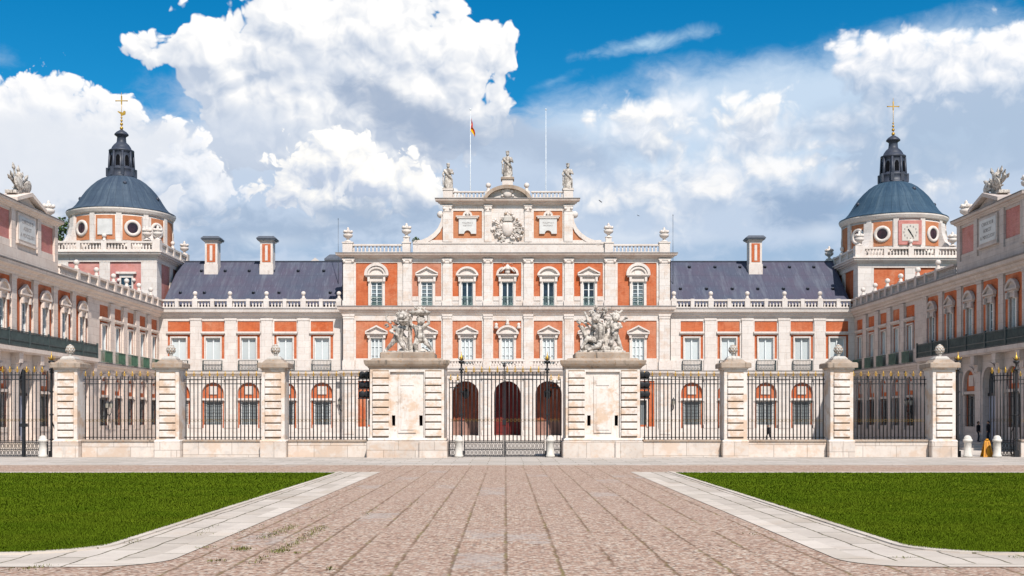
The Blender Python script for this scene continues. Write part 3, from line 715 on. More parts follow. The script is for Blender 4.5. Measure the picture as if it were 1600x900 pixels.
def std_range(x0, x1, bays, loc, rz, stone_m, rail, brick='brick', sheet=None, pane_g='shutter_grey', cornice_on=True):
    rects = []
    for b in bays: rects += bay_rects(b, brick)
    mb = MB(); wall_grid(mb, x0, x1, 0, Z['c0'], rects, stone_m, .45)
    for b in bays: arch_fill(mb, b, 1.02, Z['plinth'], 4.45, .45, stone_m)
    for a, b in [(x0, bays[0]-1.3)]+[(p+1.3, q-1.3) for p, q in zip(bays, bays[1:])]+[(bays[-1]+1.3, x1)]: 
        if b-a > .1: mb.box(a, b, -.06, .01, Z['plinth']+.001, Z['gtop'], stone_m)
    mb.box(x0, x1, -.13, .01, 0, Z['plinth'], stone_m)                      # plinth
    mb.box(x0, x1, -.07, .01, Z['str1']+.002, Z['ped1']-.08, stone_m)       # parapet band of the upper floor, cut by windows
    mb.build('wall', palace, loc, rz)
    edges = [x0]+[(p+q)/2 for p, q in zip(bays, bays[1:])]+[x1]
    for e in edges[1:-1]:
        w = MB()
        w.box(e-.52, e+.52, -.15, 0, Z['ped1']-.08, Z['ptop']+.05, stone_m); w.box(e-.58, e+.58, -.19, 0, Z['ptop']+.051, Z['ptop']+.26, stone_m)
        w.box(e-.62, e+.62, -.17, -.07, Z['str1']+.01, Z['ped1']-.081, stone_m); w.box(e-.56, e+.56, -.14, -.06, Z['plinth']+.1, Z['gtop']-.24, stone_m); w.box(e-.62, e+.62, -.18, -.06, Z['gtop']-.238, Z['gtop'], stone_m)
        w.box(e-.62, e+.62, -.17, -.06, Z['plinth']+.002, Z['plinth']+.4, stone_m)
        w.build('pilaster', palace, loc, rz)
    cornice('string_course', palace, x0, x1, Z['gtop']+.02, Z['str1']-Z['gtop']-.02, .36, stone_m, loc, rz, False)
    cornice('cornice', palace, x0, x1, Z['c0'], Z['c1']-Z['c0'], .58, stone_m, loc, rz, False)
    M = Matrix.Translation(loc) @ Matrix.Rotation(rz, 4, 'Z')
    for b in bays:
        p = M @ Vector((b, 0, 0)); ground_bay(b, p, rz, stone_m, pane=pane_g); upper_bay(b, p, rz, stone_m, rail, sheet=sheet)
# side ranges facing us
LB = [gx(q) for q in (279.5, 333, 388.5, 446, 503)]; RB = [gx(q) for q in (1081, 1138.5, 1196.5, 1253, 1308)]
XL, XR = -32.75, 33.0; CL, CR = cx(535), cx(1048)
std_range(XL, CL, LB, (0, 0, 0), 0, 'stone', 'rail_dark')
std_range(CR, XR, RB, (0, 0, 0), 0, 'stone', 'rail_dark')
for x0, x1, peds in ((XL, CL, (305.7, 360, 417, 474.6, 530)), (CR, XR, (1052.5, 1110, 1167, 1225, 1280.4))):
    P = [gx(q) for q in peds]; mids = [(a+b)/2 for a, b in zip(P, P[1:])]+[P[0]-1.7 if x0 < 0 else P[-1]+1.7]
    bal = balustrade_mb(x0, x1, Z['b0'], Z['b1']-Z['b0'], P, 'stone', halves=mids).build('balustrade', palace, (0, -.35, 0))
    for q in P: link('ball_finial', BALLM, bal, (q, .17, Z['b1']+.05))
def roof(x0, x1, label=None, ys=.9, yr=7.5, yb=14.2, z0=12.9, zr=17.9):
    mb = MB(); mb.add([(x0, ys, z0), (x1, ys, z0), (x1, yr, zr), (x0, yr, zr), (x0, yb, z0), (x1, yb, z0)], [(0, 1, 2, 3), (3, 2, 5, 4), (0, 3, 4), (1, 5, 2)], 'lead_roof')
    mb.box(x0, x1, yr-.12, yr+.12, zr-.03, zr+.07, 'lead_lantern')
    return mb.build('roof', palace)
VENT = None
def roof_extras(rf, chims, vents):
    for px, top in chims:
        yy = 6.1; x = (px-VPX)/F*(PY+yy); w = .62; zt = H+(HZ-top)/F*(PY+yy); zb = 15.5; m = MB()
        m.box(x-w, x+w, yy-.55, yy+.75, zb, zt-.55, 'stone_trim')
        m.box(x-w-.06, x+w+.06, yy-.61, yy+.81, zb, 17.4, 'stone_trim')
        m.box(x-.42, x+.42, yy-.575, yy-.55, 17.6, zt-.8, 'brick'); m.box(x-.13, x+.13, yy-.60, yy-.576, 17.75, zt-.95, 'stone_trim')
        m.box(x-w-.12, x+w+.12, yy-.67, yy+.87, zt-.55, zt-.42, 'stone_trim'); m.box(x-w-.28, x+w+.28, yy-.83, yy+1.03, zt-.42, zt-.30, 'chimney_cap')
        m.frustum([(x-w-.34, yy-.89), (x+w+.34, yy-.89), (x+w+.34, yy+1.09), (x-w-.34, yy+1.09)], zt-.299, zt-.02, 'chimney_cap', .22)
        m.build('chimney', rf)
    for px, py in vents:
        t = 1.; 
        # meet of the pixel's ray and the slope
        dx, dz = (px-VPX)/F, (HZ-py)/F; k = 5/6.6
        y = (12.9-H-k*(PY+.9))/(dz-k); yy = y-PY; x = dx*y; z = 12.9+(yy-.9)*k
        m = MB(); m.lathe([(.17, -.1), (.17, .12), (.10, .2), (.0001, .22)], (x, yy, z), 8, 'lead_lantern'); m.lathe([(.12, 0), (.12, .06), (.0001, .061)], (x, yy-.16, z+.02), 8, 'dark_hole')
        m.build('roof_vent', rf)
rl = roof(XL, CL); rr = roof(CR, XR)
roof_extras(rl, [(332, 370), (418, 370)], [(x, 424) for x in (315, 352, 389.5, 427, 466, 506)]+[(x, 458) for x in (282, 319.5, 396, 436, 516)])
roof_extras(rr, [(1179, 369)], [(x, 418) for x in (1077, 1117, 1156, 1195, 1233.5, 1271.5)]+[(x, 452) for x in (1063, 1104, 1144, 1184, 1224, 1262, 1301)])
# a chimney and a dormer that rise behind the left roof
mb = MB(); xq = (524-VPX)/F*128
mb.box(xq-.7, xq+.7, 15, 17, 14, 19.0, 'stone_trim'); mb.frustum([(xq-1.0, 14.7), (xq+1.0, 14.7), (xq+1.0, 17.3), (xq-1.0, 17.3)], 19.001, 19.7, 'chimney_cap', .5); mb.build('chimney', rl)
xq = (496-VPX)/F*126; MB().prism([(xq-.75, 17.2), (xq+.75, 17.2), (xq+.75, 18.4), (xq, 19.0), (xq-.75, 18.4)], 12.5, 15, 'stone_trim').build('dormer', rl)

# ------------------------------------------------ central block
CB = -1.0                        # its front stands a metre before the ranges
cL = (0, CB, 0)
top2, bot2 = cz(410.6), cz(463); top1, bot1 = cz(501), cz(560)
str0, str1 = cz(491.5), cz(479); cor0, cor1 = cz(404), cz(396.5)
inner = [(644, 689.5), (707, 753), (770.5, 814.5), (834, 879), (897, 942)]; outer = [(556, 621), (965, 1026)]
wx2 = [588.5, 667, 730, 793, 857, 920, 997]
rects = []
for a, b in inner:
    rects += [(cx(a), cx(b), bot2, top2, 'brick_pale' if a == 644 else 'brick', .08), (cx(a), cx(b), bot1, top1, 'brick_mid', .08)]
for a, b in outer:
    rects += [(cx(a), cx(b), cz(478), top2, 'brick', .08), (cx(a), cx(b), bot1, top1, 'brick_mid', .08), (cx(a)+.2, cx(b)-.2, 1.3, 5.6, 'brick', .08)]
for q in wx2: rects += [(cx(q)-.54, cx(q)+.54, 12.66, 14.9, None), (cx(q)-.56, cx(q)+.56, 7.2, 9.62, None)]
for q in (588.5, 997): rects.append((cx(q)-.8, cx(q)+.8, 1.48, 3.78, None))
mb = MB(); wall_grid(mb, CL, CR, 0, cor1, rects, 'stone_ashlar', .45)
mb.box(CL, CR, -.13, .01, 0, 1.1, 'stone')
for a, b in inner+outer:      # pedestal band of the upper floors, interrupted by the windows
    w0 = [q for q in wx2 if a < q < b][0]
    for p, r in ((cx(a), cx(w0)-.80), (cx(w0)+.80, cx(b))):
        if a in (644, 707, 770.5, 834, 897): mb.box(p, r, -.05, .01, str1+.55, bot2-.02, 'stone_trim')
        mb.box(p, r, -.05, .01, 6.6, bot1-.02, 'stone_trim')
mb.build('wall', palace, cL)
# body behind
for x0, x1, y0, y1, z1, nm in ((CL, CR, .5, 15, cor1, 'rear_wall'), ):
    b = MB(); b.box(x0, x0+.4, y0-.5, y1, 0, z1, 'stone'); b.box(x1-.4, x1, y0-.5, y1, 0, z1, 'stone'); b.box(x0+.4, x1-.4, y1-.4, y1, 0, z1, 'stone'); b.box(x0+.4, x1-.4, y0, y1-.4, z1-.5, z1-.05, 'lead_lantern'); b.build(nm, palace, cL)
pil = [(536.5, 553), (630, 643), (692, 705.5), (756, 769), (818.5, 832.5), (882, 895.5), (945, 962), (1030, 1046.5)]
for a, b in pil:
    x0, x1 = cx(a), cx(b); m = MB()
    m.box(x0, x1, -.17, 0, str1+.55, cor0-.55, 'stone_ashlar'); m.box(x0-.07, x1+.07, -.22, 0, str1+.02, str1+.548, 'stone_trim')
    m.box(x0+.02, x1-.02, -.14, 0, cor0-.549, cor0-.42, 'stone_trim'); m.box(x0-.08, x1+.08, -.25, 0, cor0-.16, cor0, 'stone_trim')
    for s in (x0+.1, x1-.1): m.ball((s, -.17, cor0-.28), .15, 'stone_trim', 8)
    m.box(x0+.1, x1-.1, -.20, 0, cor0-.42, cor0-.161, 'stone_trim')
    m.box(x0, x1, -.17, 0, 7.5, str0-.45, 'stone_ashlar'); m.box(x0-.07, x1+.07, -.24, 0, str0-.16, str0, 'stone_trim'); m.box(x0-.03, x1+.03, -.20, 0, str0-.40, str0-.161, 'stone_trim')
    m.box(x0-.07, x1+.07, -.22, 0, 6.6, 7.498, 'stone_trim'); m.box(x0-.05, x1+.05, -.18, 0, .6, 6.0, 'stone_ashlar')
    m.build('pilaster', palace, cL)
cornice('cornice', palace, CL, CR, cor0, cor1-cor0+.02, .60, 'stone_cornice', cL)
cornice('string_course', palace, CL, CR, str0, str1-str0, .46, 'stone_cornice', cL)
cornice('string_course', palace, CL, CR, 6.05, .5, .34, 'stone_trim', cL)
kinds2 = ['round', 'tri', 'seg', 'broken', 'seg', 'tri', 'round']
panes2 = ['glass_pale', 'glass_pale', 'glass_dark', 'glass_dark', 'glass_dark', 'glass_dark', 'glass_pale']
for q, kd, pn in zip(wx2, kinds2, panes2):
    big = kd == 'round'
    put_window(('c2', kd, pn, q == 920), lambda: window(kd, 1.08, 12.66, 14.9, pn, kd, 2.25 if big else 2.1, 15.45, 1.18 if big else .84, rail='rail_pale' if not big else 'rail_green', rail_h=.8, bars=(2 if q == 920 else 0) if pn == 'glass_dark' else 5), (cx(q), CB, 0))
for q in wx2:
    kd = 'seg' if q == 793 else 'tri'
    o = put_window(('c1', kd), lambda: window(kd, 1.12, 7.2, 9.62, 'shutter_white', kd, 2.1, 9.98, .82, rail='rail_dark', rail_h=.3, bars=2, mull=2), (cx(q), CB, 0))
    if q == 793:
        m = MB()
        for s, h in ((-1.05, .42), (0, .55), (1.05, .42)): m.lathe([(.14, 0), (.22, .12), (.12, .26), (.15, .34), (.16, .46), (.02, .56)], (s, -.2, 10.35+(.45 if s == 0 else .12)), 8, 'stone_trim')
        m.build('bust', o)
for q in (588.5, 997):
    def gw():
        o = MB().box(-1.0, -.8, -.08, .01, 1.3, 3.98, 'stone_trim').box(.8, 1.0, -.08, .01, 1.3, 3.98, 'stone_trim').box(-.8, .8, -.08, .01, 3.78, 3.98, 'stone_trim').build('window', palace)
        MB().add([(-.8, .3, 1.48), (.8, .3, 1.48), (.8, .3, 3.78), (-.8, .3, 3.78)], [(0, 1, 2, 3)], 'shutter_grey').build('pane', o)
        g = MB()
        for k in range(9): g.box(-.75+.1875*k-.016, -.75+.1875*k+.016, .05, .08, 1.483, 3.775, 'iron')
        g.build('grille', o); return o
    put_window('cg', gw, (cx(q), CB, 0))
# roofline balustrades with urns
for a, b, pd, ur in ((536, 641, [(535.5, 551), (629, 641)], (543.5, 635)), (945, 1047, [(945, 958), (1030, 1046.5)], (951, 1038))):
    m = balustrade_mb(cx(a)+.1, cx(b)-.1, cor1+.02, .88, [], 'stone_trim', th=.3, pitch=.34)
    for p, r in pd: m.box(cx(p), cx(r), -.12, .45, cor1+.021, cor1+.98, 'stone_trim'); m.box(cx(p)-.06, cx(r)+.06, -.18, .5, cor1+.981, cor1+1.1, 'stone_trim')
    bo = m.build('balustrade', palace, (0, CB-.05, 0))
    for u in ur:
        tall = abs(u-790) < 200
        if tall: MB().box(cx(u)-.26, cx(u)+.26, -.1, .42, cor1+1.101, cor1+1.5, 'stone_trim').build('pedestal', bo)
        link('urn', URNM, bo, (cx(u), .16, cor1+(1.5 if tall else 1.1)))
# attic storey
AT = CB+.15; ab0, ab1 = cor1+.02, cz(378); az1 = cz(320)
m = MB(); m.box(cx(645), cx(945), -.05, .6, ab0, ab1, 'stone_trim')
m.box(cx(645), cx(945), -.12, -.052, ab1-.16, ab1+.02, 'stone_trim')
wall_grid(m, cx(692), cx(894), ab1, az1+.2, [(cx(708), cx(753), cz(372), cz(329), 'brick_attic', .07), (cx(834), cx(879), cz(372), cz(329), 'brick_attic', .07)], 'stone_ashlar')
m.box(cx(692), cx(894), .12, 4.5, ab1, az1+.2, 'stone_ashlar'); m.build('attic', palace, (0, AT, 0))
for a, b in ((692, 706), (757, 768.5), (819.5, 831), (881.5, 895)):
    x0, x1 = cx(a), cx(b); w = MB()
    w.box(x0, x1, -.16, 0, ab1+.021, az1-.62, 'stone_ashlar'); w.box(x0-.06, x1+.06, -.23, 0, az1-.14, az1, 'stone_trim'); w.box(x0+.04, x1-.04, -.2, 0, az1-.62, az1-.141, 'stone_trim')
    for s in (x0+.12, x1-.12): w.ball((s, -.2, az1-.35), .15, 'stone_trim', 8)
    w.build('pilaster', palace, (0, AT, 0))
cornice('cornice', palace, cx(690), cx(896), az1, cz(311)-az1, .62, 'stone_cornice', (0, AT, 0))
at1 = cz(311)
# segmental gable over the middle
xm = cx(793); m = MB(); r0 = cx(833)-cx(793); hh = cz(290)-at1
m.strip(arc(xm, at1-.55, r0-.32, 165, 15, 22, hh+.22), arc(xm, at1-.55, r0, 166, 14, 22, hh+.55), -.62, .3, 'stone_cap')
m.prism([(xm-r0+.4, at1)]+[(xm+r0-.4, at1)]+[p for p in arc(xm, at1-.55, r0-.3, 18, 162, 18, hh+.25)], -.15, .3, 'stone_ashlar'); go = m.build('gable', palace, (0, AT, 0))
sh = MB(); sh.lathe([(.01, 0), (.34, .1), (.42, .4), (.3, .75), (.42, .85)], (xm, -.22, at1+.12), 10, 'stone_trim', sy=.4)
for s in (-1, 1): sh.ball((xm+s*.42, -.2, at1+.75), .2, 'stone_trim', 8); sh.ball((xm+s*.5, -.2, at1+.3), .13, 'stone_trim', 8)
sh.build('shield', go)
for p, r in ((706, 757), (830, 881)):
    bo = balustrade_mb(cx(p), cx(r), at1+.02, cz(299)-at1, [], 'stone_trim', th=.28, pitch=.32).build('balustrade', palace, (0, AT-.2, 0))
for q in (700, 888):
    MB().box(cx(q)-.44, cx(q)+.44, -.35, .55, at1+.02, at1+.80, 'stone_trim').box(cx(q)-.5, cx(q)+.5, -.41, .61, at1+.801, at1+.92, 'stone_trim').build('pedestal', palace, (0, AT, 0))
for q in (763, 823):
    b = MB().box(cx(q)-.3, cx(q)+.3, -.1, .5, at1+.02, at1+.75, 'stone_trim').build('pedestal', palace, (0, AT, 0))
    link('ball_finial', ball_finial_mesh(1.15), b, (cx(q), .2, at1+.75))
MB().box(xm-.5, xm+.5, -.45, .6, cz(290)-.1, cz(281), 'stone_trim').box(xm-.62, xm+.62, -.55, .7, cz(281)+.001, cz(278), 'stone_cap').build('pedestal', go)
# sweeping volute walls
for s, x0 in ((-1, cx(692)), (1, cx(894))):
    cv = [(690, 336), (688.5, 346), (684, 356), (677, 364), (668, 370.5), (657, 375), (646, 377.5)]
    pts = [(x0+s*(692-p)/16.667, cz(q)) for p, q in cv]
    m = MB(); poly = [(x0, ab1), (pts[-1][0], ab1)]+pts[::-1]+[(x0, pts[0][1])]
    for a, b in zip(pts, pts[1:]): m.add([(a[0], .0, a[1]), (b[0], .0, b[1]), (b[0], .0, ab1), (a[0], .0, ab1)], [(0, 1, 2, 3)], 'brick_attic')
    m.add([(x0, 0, ab1), (x0, 0, pts[0][1]), (pts[0][0], 0, pts[0][1]), (pts[0][0], 0, ab1)], [(0, 1, 2, 3)], 'brick_attic')
    inn = [(x0+s*(692-p-1.)/16.667+s*-.16, cz(q)-.34) for p, q in cv]
    m.strip(inn, pts, -.12, .5, 'stone_trim')
    m.box(min(x0, pts[-1][0]), max(x0, pts[-1][0]), -.06, .5, ab1, ab1+.2, 'stone_trim')
    m.ball((pts[0][0]+s*.12, .15, pts[0][1]+.1), .34, 'stone_trim', 10)
    m.build('volute', palace, (0, AT+.05, 0))
# inscription plaques with notched foot
def text_mesh(txt, size, mat, align='CENTER'):
    cu = bpy.data.curves.new('inscription', 'FONT'); cu.body = txt; cu.size = size; cu.align_x = align; cu.extrude = .006; cu.space_line = 1.25; cu.resolution_u = 2
    o = bpy.data.objects.new('t', cu); COL.objects.link(o); dg = bpy.context.evaluated_depsgraph_get()
    me = bpy.data.meshes.new_from_object(o.evaluated_get(dg)); bpy.data.objects.remove(o); return me
def write(mb, txt, size, mat, x, y, z):
    me = text_mesh(txt, size, mat); mb.add([(x+v.co.x, y-v.co.z, z+v.co.y) for v in me.vertices], [tuple(p.vertices) for p in me.polygons], mat)
for xc, tx in ((cx(730.5), 'PHILIPPVS II\nINSTITVIT'), (cx(856.5), 'PHILIPPVS V\nPROVEXIT')):
    z0, z1 = cz(365), cz(341); m = MB(); m.prism([(-.82, z0), (-.36, z0)]+arc(0, z0, .32, 180, 0, 8)[0:]+[(.36, z0), (.82, z0), (.82, z1), (-.82, z1)], -.1, .08, 'plaque')
    m.box(-1.0, 1.0, -.18, .08, z1+.002, z1+.14, 'stone_trim'); m.box(-1.1, 1.1, -.22, .08, z1+.142, z1+.24, 'stone_trim')
    m.strip(arc(0, z1+.24, .25, 180, 0, 10), arc(0, z1+.24, .45, 180, 0, 10), -.2, .08, 'stone_trim'); m.ball((0, -.08, z1+.38), .16, 'stone_trim', 8)
    write(m, tx, .2, 'letter_grey', 0, -.104, z1-.5); m.build('plaque', palace, (xc, AT, 0))
# coat of arms
m = MB(); zc = cz(357); r_ = random.Random(3)
m.lathe([(.02, -.75), (.35, -.62), (.52, -.2), (.55, .3), (.45, .55), (.1, .6)], (0, -.12, zc), 14, 'stone_trim', sy=.5)
m.lathe([(.4, .62), (.46, .72), (.36, .78), (.48, 1.0), (.34, 1.15), (.05, 1.22)], (0, -.18, zc), 12, 'stone_grey', sy=.55); m.ball((0, -.2, zc+1.3), .1, 'stone_trim', 6); m.box(-.03, .03, -.2, -.14, zc+1.38, zc+1.7, 'stone_trim'); m.box(-.1, .1, -.2, -.141, zc+1.5, zc+1.56, 'stone_trim')
for s in (-1, 1):
    for k in range(15):
        a = radians(-50+k*11+r_.uniform(-4, 4)); L = r_.uniform(1.0, 1.55); b = (s*.45*cos(a), -.06, zc+.45*sin(a)); e = (s*L*cos(a), -.16-r_.uniform(0, .1), zc+L*sin(a)*.92)
        m.tube(b, e, .05, 'stone_trim', .035); m.ball(e, r_.uniform(.07, .15), 'stone_trim' if k % 3 else 'stone_cap', 6)
    for k in range(26):
        a = radians(r_.uniform(-75, 70)); L = r_.uniform(.55, 1.3); m.ball((s*L*cos(a), -.1, zc+L*sin(a)), r_.uniform(.06, .15), r_.choice(['stone_trim', 'stone_grey', 'stone_trim']), 6)
for k in range(16): m.ball((r_.uniform(-.7, .7), -.1, zc-r_.uniform(.75, 1.35)), r_.uniform(.07, .14), r_.choice(['stone_trim', 'stone_grey']), 6)
m.build('coat_of_arms', palace, (xm, AT, 0))

# ------------------------------------------------ portico with arches and a terrace
PZ = 3.0; PL = (0, CB-PZ, 0); ax = [-11.25, -7.5, -3.66, .15, 3.92, 7.75, 11.5][1:-1]; px0, px1 = -9.75, 10.05; r = 1.2; zs = 4.28
rects = [(a-r, a+r, .5, zs+r, None) for a in ax]
m = MB(); wall_grid(m, px0, px1, 0, 6.55, rects, 'stone_ashlar', .7)
for a in ax: arch_fill(m, a, r, .5, zs, .7, 'stone_ashlar')
m.box(px0, px1, -.1, .01, 0, .5, 'stone'); m.box(px0, px0+.5, .701, PZ, 0, 6.55, 'stone'); m.box(px1-.5, px1, .701, PZ, 0, 6.55, 'stone'); m.box(px0+.5, px1-.5, .701, PZ, 6.1, 6.5, 'stone')
m.box(px0+.5, px1-.5, .701, PZ, .0, .52, 'pavement')
m.box(px0+.51, px1-.51, PZ-.14, PZ-.02, 1.95, 6.09, 'arch_door'); m.box(px0+.51, px1-.51, PZ-.16, PZ-.02, .521, 1.949, 'wainscot')
po = m.build('portico', palace, PL)
for a in ax: archivolt(MB(), a, r, zs, .22, .07, 'stone_trim', .5).box(a-.16, a+.16, -.14, .0, zs+r-.02, zs+r+.42, 'stone_trim').build('archivolt', po)
for e in [(p+q)/2 for p, q in zip(ax, ax[1:])]+[px0+.3, px1-.3]:
    MB().box(e-.36, e+.36, -.14, 0, .502, 5.7, 'stone_ashlar').box(e-.44, e+.44, -.19, 0, 5.701, 5.95, 'stone_trim').box(e-.44, e+.44, -.19, -.141, .503, 1.0, 'stone_trim').build('pilaster', po)
cornice('cornice', po, px0, px1, 6.05, .5, .38, 'stone_trim')
balustrade_mb(px0, px1, 6.56, .88, [px0+.3]+[(p+q)/2 for p, q in zip(ax, ax[1:])]+[px1-.3], 'stone_trim', pitch=.27).build('balustrade', po, (0, -.05, 0))
for a in ax:
    mid = abs(a-.15) < .1
    d = MB(); d.prism([(a-r, 1.9 if not mid else .52), (a+r, 1.9 if not mid else .52)]+arc(a, zs, r, 0, 180, 14), PZ-.26, PZ-.145, 'arch_door' if not mid else 'arch_door_dark')
    if mid:
        d.box(a-.03, a+.03, PZ-.29, PZ-.262, .52, zs+r-.1, 'dark_hole')
        for s in (-1, 1):
            for k in range(3): d.box(a+s*.6-.4, a+s*.6+.4, PZ-.29, PZ-.262, .8+k*1.15, 1.75+k*1.15, 'arch_door_dark')
    d.build('door', po)
for k in range(3): MB().box(px0+.5+k*.0, px1-.5, -.35-.35*(2-k), -.1, k*.16, (k+1)*.16-.002, 'stone_trim').build('step', po)

# ------------------------------------------------ projecting wings
def wing(side):
    rz = radians(90) if side < 0 else radians(-90); loc = (XL, 0, 0) if side < 0 else (XR, 0, 0); s = -1 if side < 0 else 1
    X = lambda d: s*d                           # distance from the corner -> local x
    def span(d0, d1): return (min(X(d0), X(d1)), max(X(d0), X(d1)))
    sm = 'wing_stone_shaded' if side > 0 else 'wing_stone_lit'
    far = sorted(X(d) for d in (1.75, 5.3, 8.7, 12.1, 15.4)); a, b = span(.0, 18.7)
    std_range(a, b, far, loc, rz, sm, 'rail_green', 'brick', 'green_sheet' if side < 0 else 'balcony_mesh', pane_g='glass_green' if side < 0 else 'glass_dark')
    M = Matrix.Translation(loc) @ Matrix.Rotation(rz, 4, 'Z')
    # pavilion
    p0, p1 = 18.7, 45.3; ds = [20.55, 24.2, 27.9, 31.5, 35.1, 38.8, 42.5]; a, b = span(p0, p1); rects = []
    for d in ds:
        x = X(d); rects += [(x-1.34, x+1.34, 7.0, 11.5, 'brick', .04), (x-.52, x+.52, 7.0, 9.95, None)]
        rects.append((x-1.05, x+1.05, .5 if d == 31.5 else 1.15, 4.5+1.05, None))
    m = MB(); wall_grid(m, a, b, 0, Z['c0'], rects, sm, .5)
    for d in ds: arch_fill(m, X(d), 1.05, .5, 4.5, .5, sm)
    m.build('wall', palace, loc, rz)
    edges = sorted([X(19.05)]+[X((p+q)/2) for p, q in zip(ds, ds[1:])]+[X(44.7)])
    for e in edges:
        w = MB(); w.box(e-.40, e+.40, -.10, 0, 7.5, 11.4, sm); w.box(e-.46, e+.46, -.15, 0, 11.401, 11.6, sm); w.box(e-.46, e+.46, -.15, 0, 6.95, 7.499, sm)
        w.box(e-.48, e+.48, -.2, 0, .9, 5.3, sm); w.box(e-.55, e+.55, -.27, 0, .0, .9, sm)
        w.prism([(e-.3, 5.3), (e+.3, 5.3), (e+.36, 6.39), (e-.36, 6.39)], -.32, 0, sm); w.prism([(e-.26, 5.75), (e+.26, 5.75), (e+.34, 6.39), (e-.34, 6.39)], -.58, -.321, sm)
        w.build('pilaster', palace, loc, rz)
    cornice('cornice', palace, a, b, Z['c0'], Z['c1']-Z['c0'], .62, sm, loc, rz, False)
    for i, d in enumerate(ds):
        p = M @ Vector((X(d), 0, 0)); kd = 'seg' if i % 2 == 0 else 'tri'
        put_window(('pav', kd, sm, i % 3 == 0), lambda: window(kd, 1.04, 7.0, 9.95, 'shutter_white' if i % 3 else 'glass_pale', kd, 1.8, 10.4, .78 if kd == 'tri' else .74, frame=.15, bars=4, stone_m=sm, pd=.24), p, rz)
        if d != 31.5: ground_bay(X(d), p, rz, sm, pane='glass_green' if side < 0 else 'glass_dark')
        else:
            dr = MB(); dr.prism([(-1.05, 3.8), (1.05, 3.8)]+arc(0, 4.5, 1.05, 0, 180, 14), .3, .36, 'glass_dark')
            dr.box(-1.05, 1.05, .2, .36, 3.6, 3.799, 'iron'); archivolt(dr, 0, 1.06, 4.5, .3, .14, sm, .52)
            for k in range(5): q = radians(30+30*k); dr.tube((0, .28, 4.5), (1.0*cos(q), .28, 4.5+1.0*sin(q)), .03, 'iron')
            do = dr.build('doorway', palace, p, rz)
            MB().box(-1.0, -.02, .28, .36, .5, 3.598, 'blue_door').box(.02, 1.0, .28, .36, .5, 3.598, 'blue_door').box(-.85, -.2, .25, .279, .8, 1.9, 'blue_door').box(.2, .85, .25, .279, .8, 1.9, 'blue_door').box(-.85, -.2, .25, .279, 2.1, 3.4, 'blue_door').box(.2, .85, .25, .279, 2.1, 3.4, 'blue_door').build('door', do)
    # long iron balcony
    m = MB(); m.box(a, b, -.62, 0, 6.40, 6.7, sm); m.box(a, b, -.72, -.621, 6.50, 6.78, sm)
    bo = m.build('balcony', palace, loc, rz)
    rm = 'rail_dark'; g = MB(); L = b-a; n = int(L/.14)
    for zz in (6.86, 7.2, 7.84): g.box(a, b, -.62, -.57, zz-.03, zz+.03, rm)
    for k in range(n+1): q = a+L*k/n; g.box(q-.014, q+.014, -.61, -.582, 6.781, 7.81, rm)
    for k in range(9): q = a+L*k/8; g.box(min(max(q-.06, a), b-.12), min(max(q+.06, a+.12), b), -.66, -.54, 6.78, 7.98, rm)
    g.box(a+.13, b-.13, -.56, -.545, 6.9, 7.78, 'balcony_mesh'); g.build('railing', bo)
    # balustrade on the lower part, attic on the middle
    A0, A1 = 25.9, 37.1; q0, q1 = span(.4, A0)
    peds = [X(d) for d in (3.5, 7., 10.4, 13.8, 17.9, 22.3)]
    bal = balustrade_mb(q0, q1, Z['b0'], Z['b1']-Z['b0'], peds, sm, halves=[X(d) for d in (1.8, 5.3, 8.7, 12.1, 15.8, 20.)]).build('balustrade', palace, M @ Vector((0, -.4, 0)), rz)
    for q in peds: link('ball_finial', BALLM, bal, (q, .17, Z['b1']+.05))
    q0, q1 = span(A1, p1); balustrade_mb(q0, q1, Z['b0'], Z['b1']-Z['b0'], [X(41.), X(45.)], sm).build('balustrade', palace, M @ Vector((0, -.4, 0)), rz)
    q0, q1 = span(A0, A1); xc = X(31.5); zt = 15.95; rc = []
    for d0, d1 in ((26.5, 29.0), (34.0, 36.5)): u, v = span(d0, d1); rc.append((u, v, 13.85, 15.75, 'brick_pink', .07))
    m = MB(); wall_grid(m, q0, q1, Z['c1'], zt, rc, sm); m.box(q0, q1, .1, 3.2, Z['c1'], zt, sm); m.box(q0, q1, -.1, .0, Z['c1'], 13.35, sm)
    for e in (26.2, 29.3, 33.7, 36.8): m.box(X(e)-.3, X(e)+.3, -.1, 0, 13.351, zt, sm)
    ao = m.build('attic', palace, M @ Vector((0, -.1, 0)), rz)
    cornice('cornice', ao, q0, q1, zt, .45, .42, sm)
    m = MB(); hw = 2.5; zp = zt+.46; ap = zp+.98
    m.strip([(xc-hw, zp), (xc, ap-.25), (xc+hw, zp)], [(xc-hw, zp+.25), (xc, ap), (xc+hw, zp+.25)], -.5, 1.2, sm); m.prism([(xc-hw+.45, zp), (xc+hw-.45, zp), (xc, ap-.24)], -.1, 1.0, sm)
    m.build('pediment', ao)
    pl = MB().box(xc-1.5, xc+1.5, -.12, 0, 13.9, 15.8, sm).box(xc-1.35, xc+1.35, -.15, -.121, 14.05, 15.65, 'plaque').box(xc-1.6, xc+1.6, -.2, 0, 13.75, 13.899, sm); write(pl, 'CAROLVS III\nADIECIT\nA. MDCCLXXV', .36, 'letter_grey', xc, -.156, 15.2); pl.build('plaque', palace, M @ Vector((0, -.1, 0)), rz)
    link('urn', URNM, ao, (X(26.4), .4, zt+.47)); link('urn', URNM, ao, (X(36.6), .4, zt+.47))
    # body and low roof behind the balustrade
    q0, q1 = span(0, p1); e = X(p1)
    m = MB(); m.box(q0, q1, 9.6, 10, 0, Z['c1'], sm); m.box(min(e, e-s*.4), max(e, e-s*.4), .51, 9.6, 0, Z['c1'], sm)
    m.build('rear_wall', palace, loc, rz)
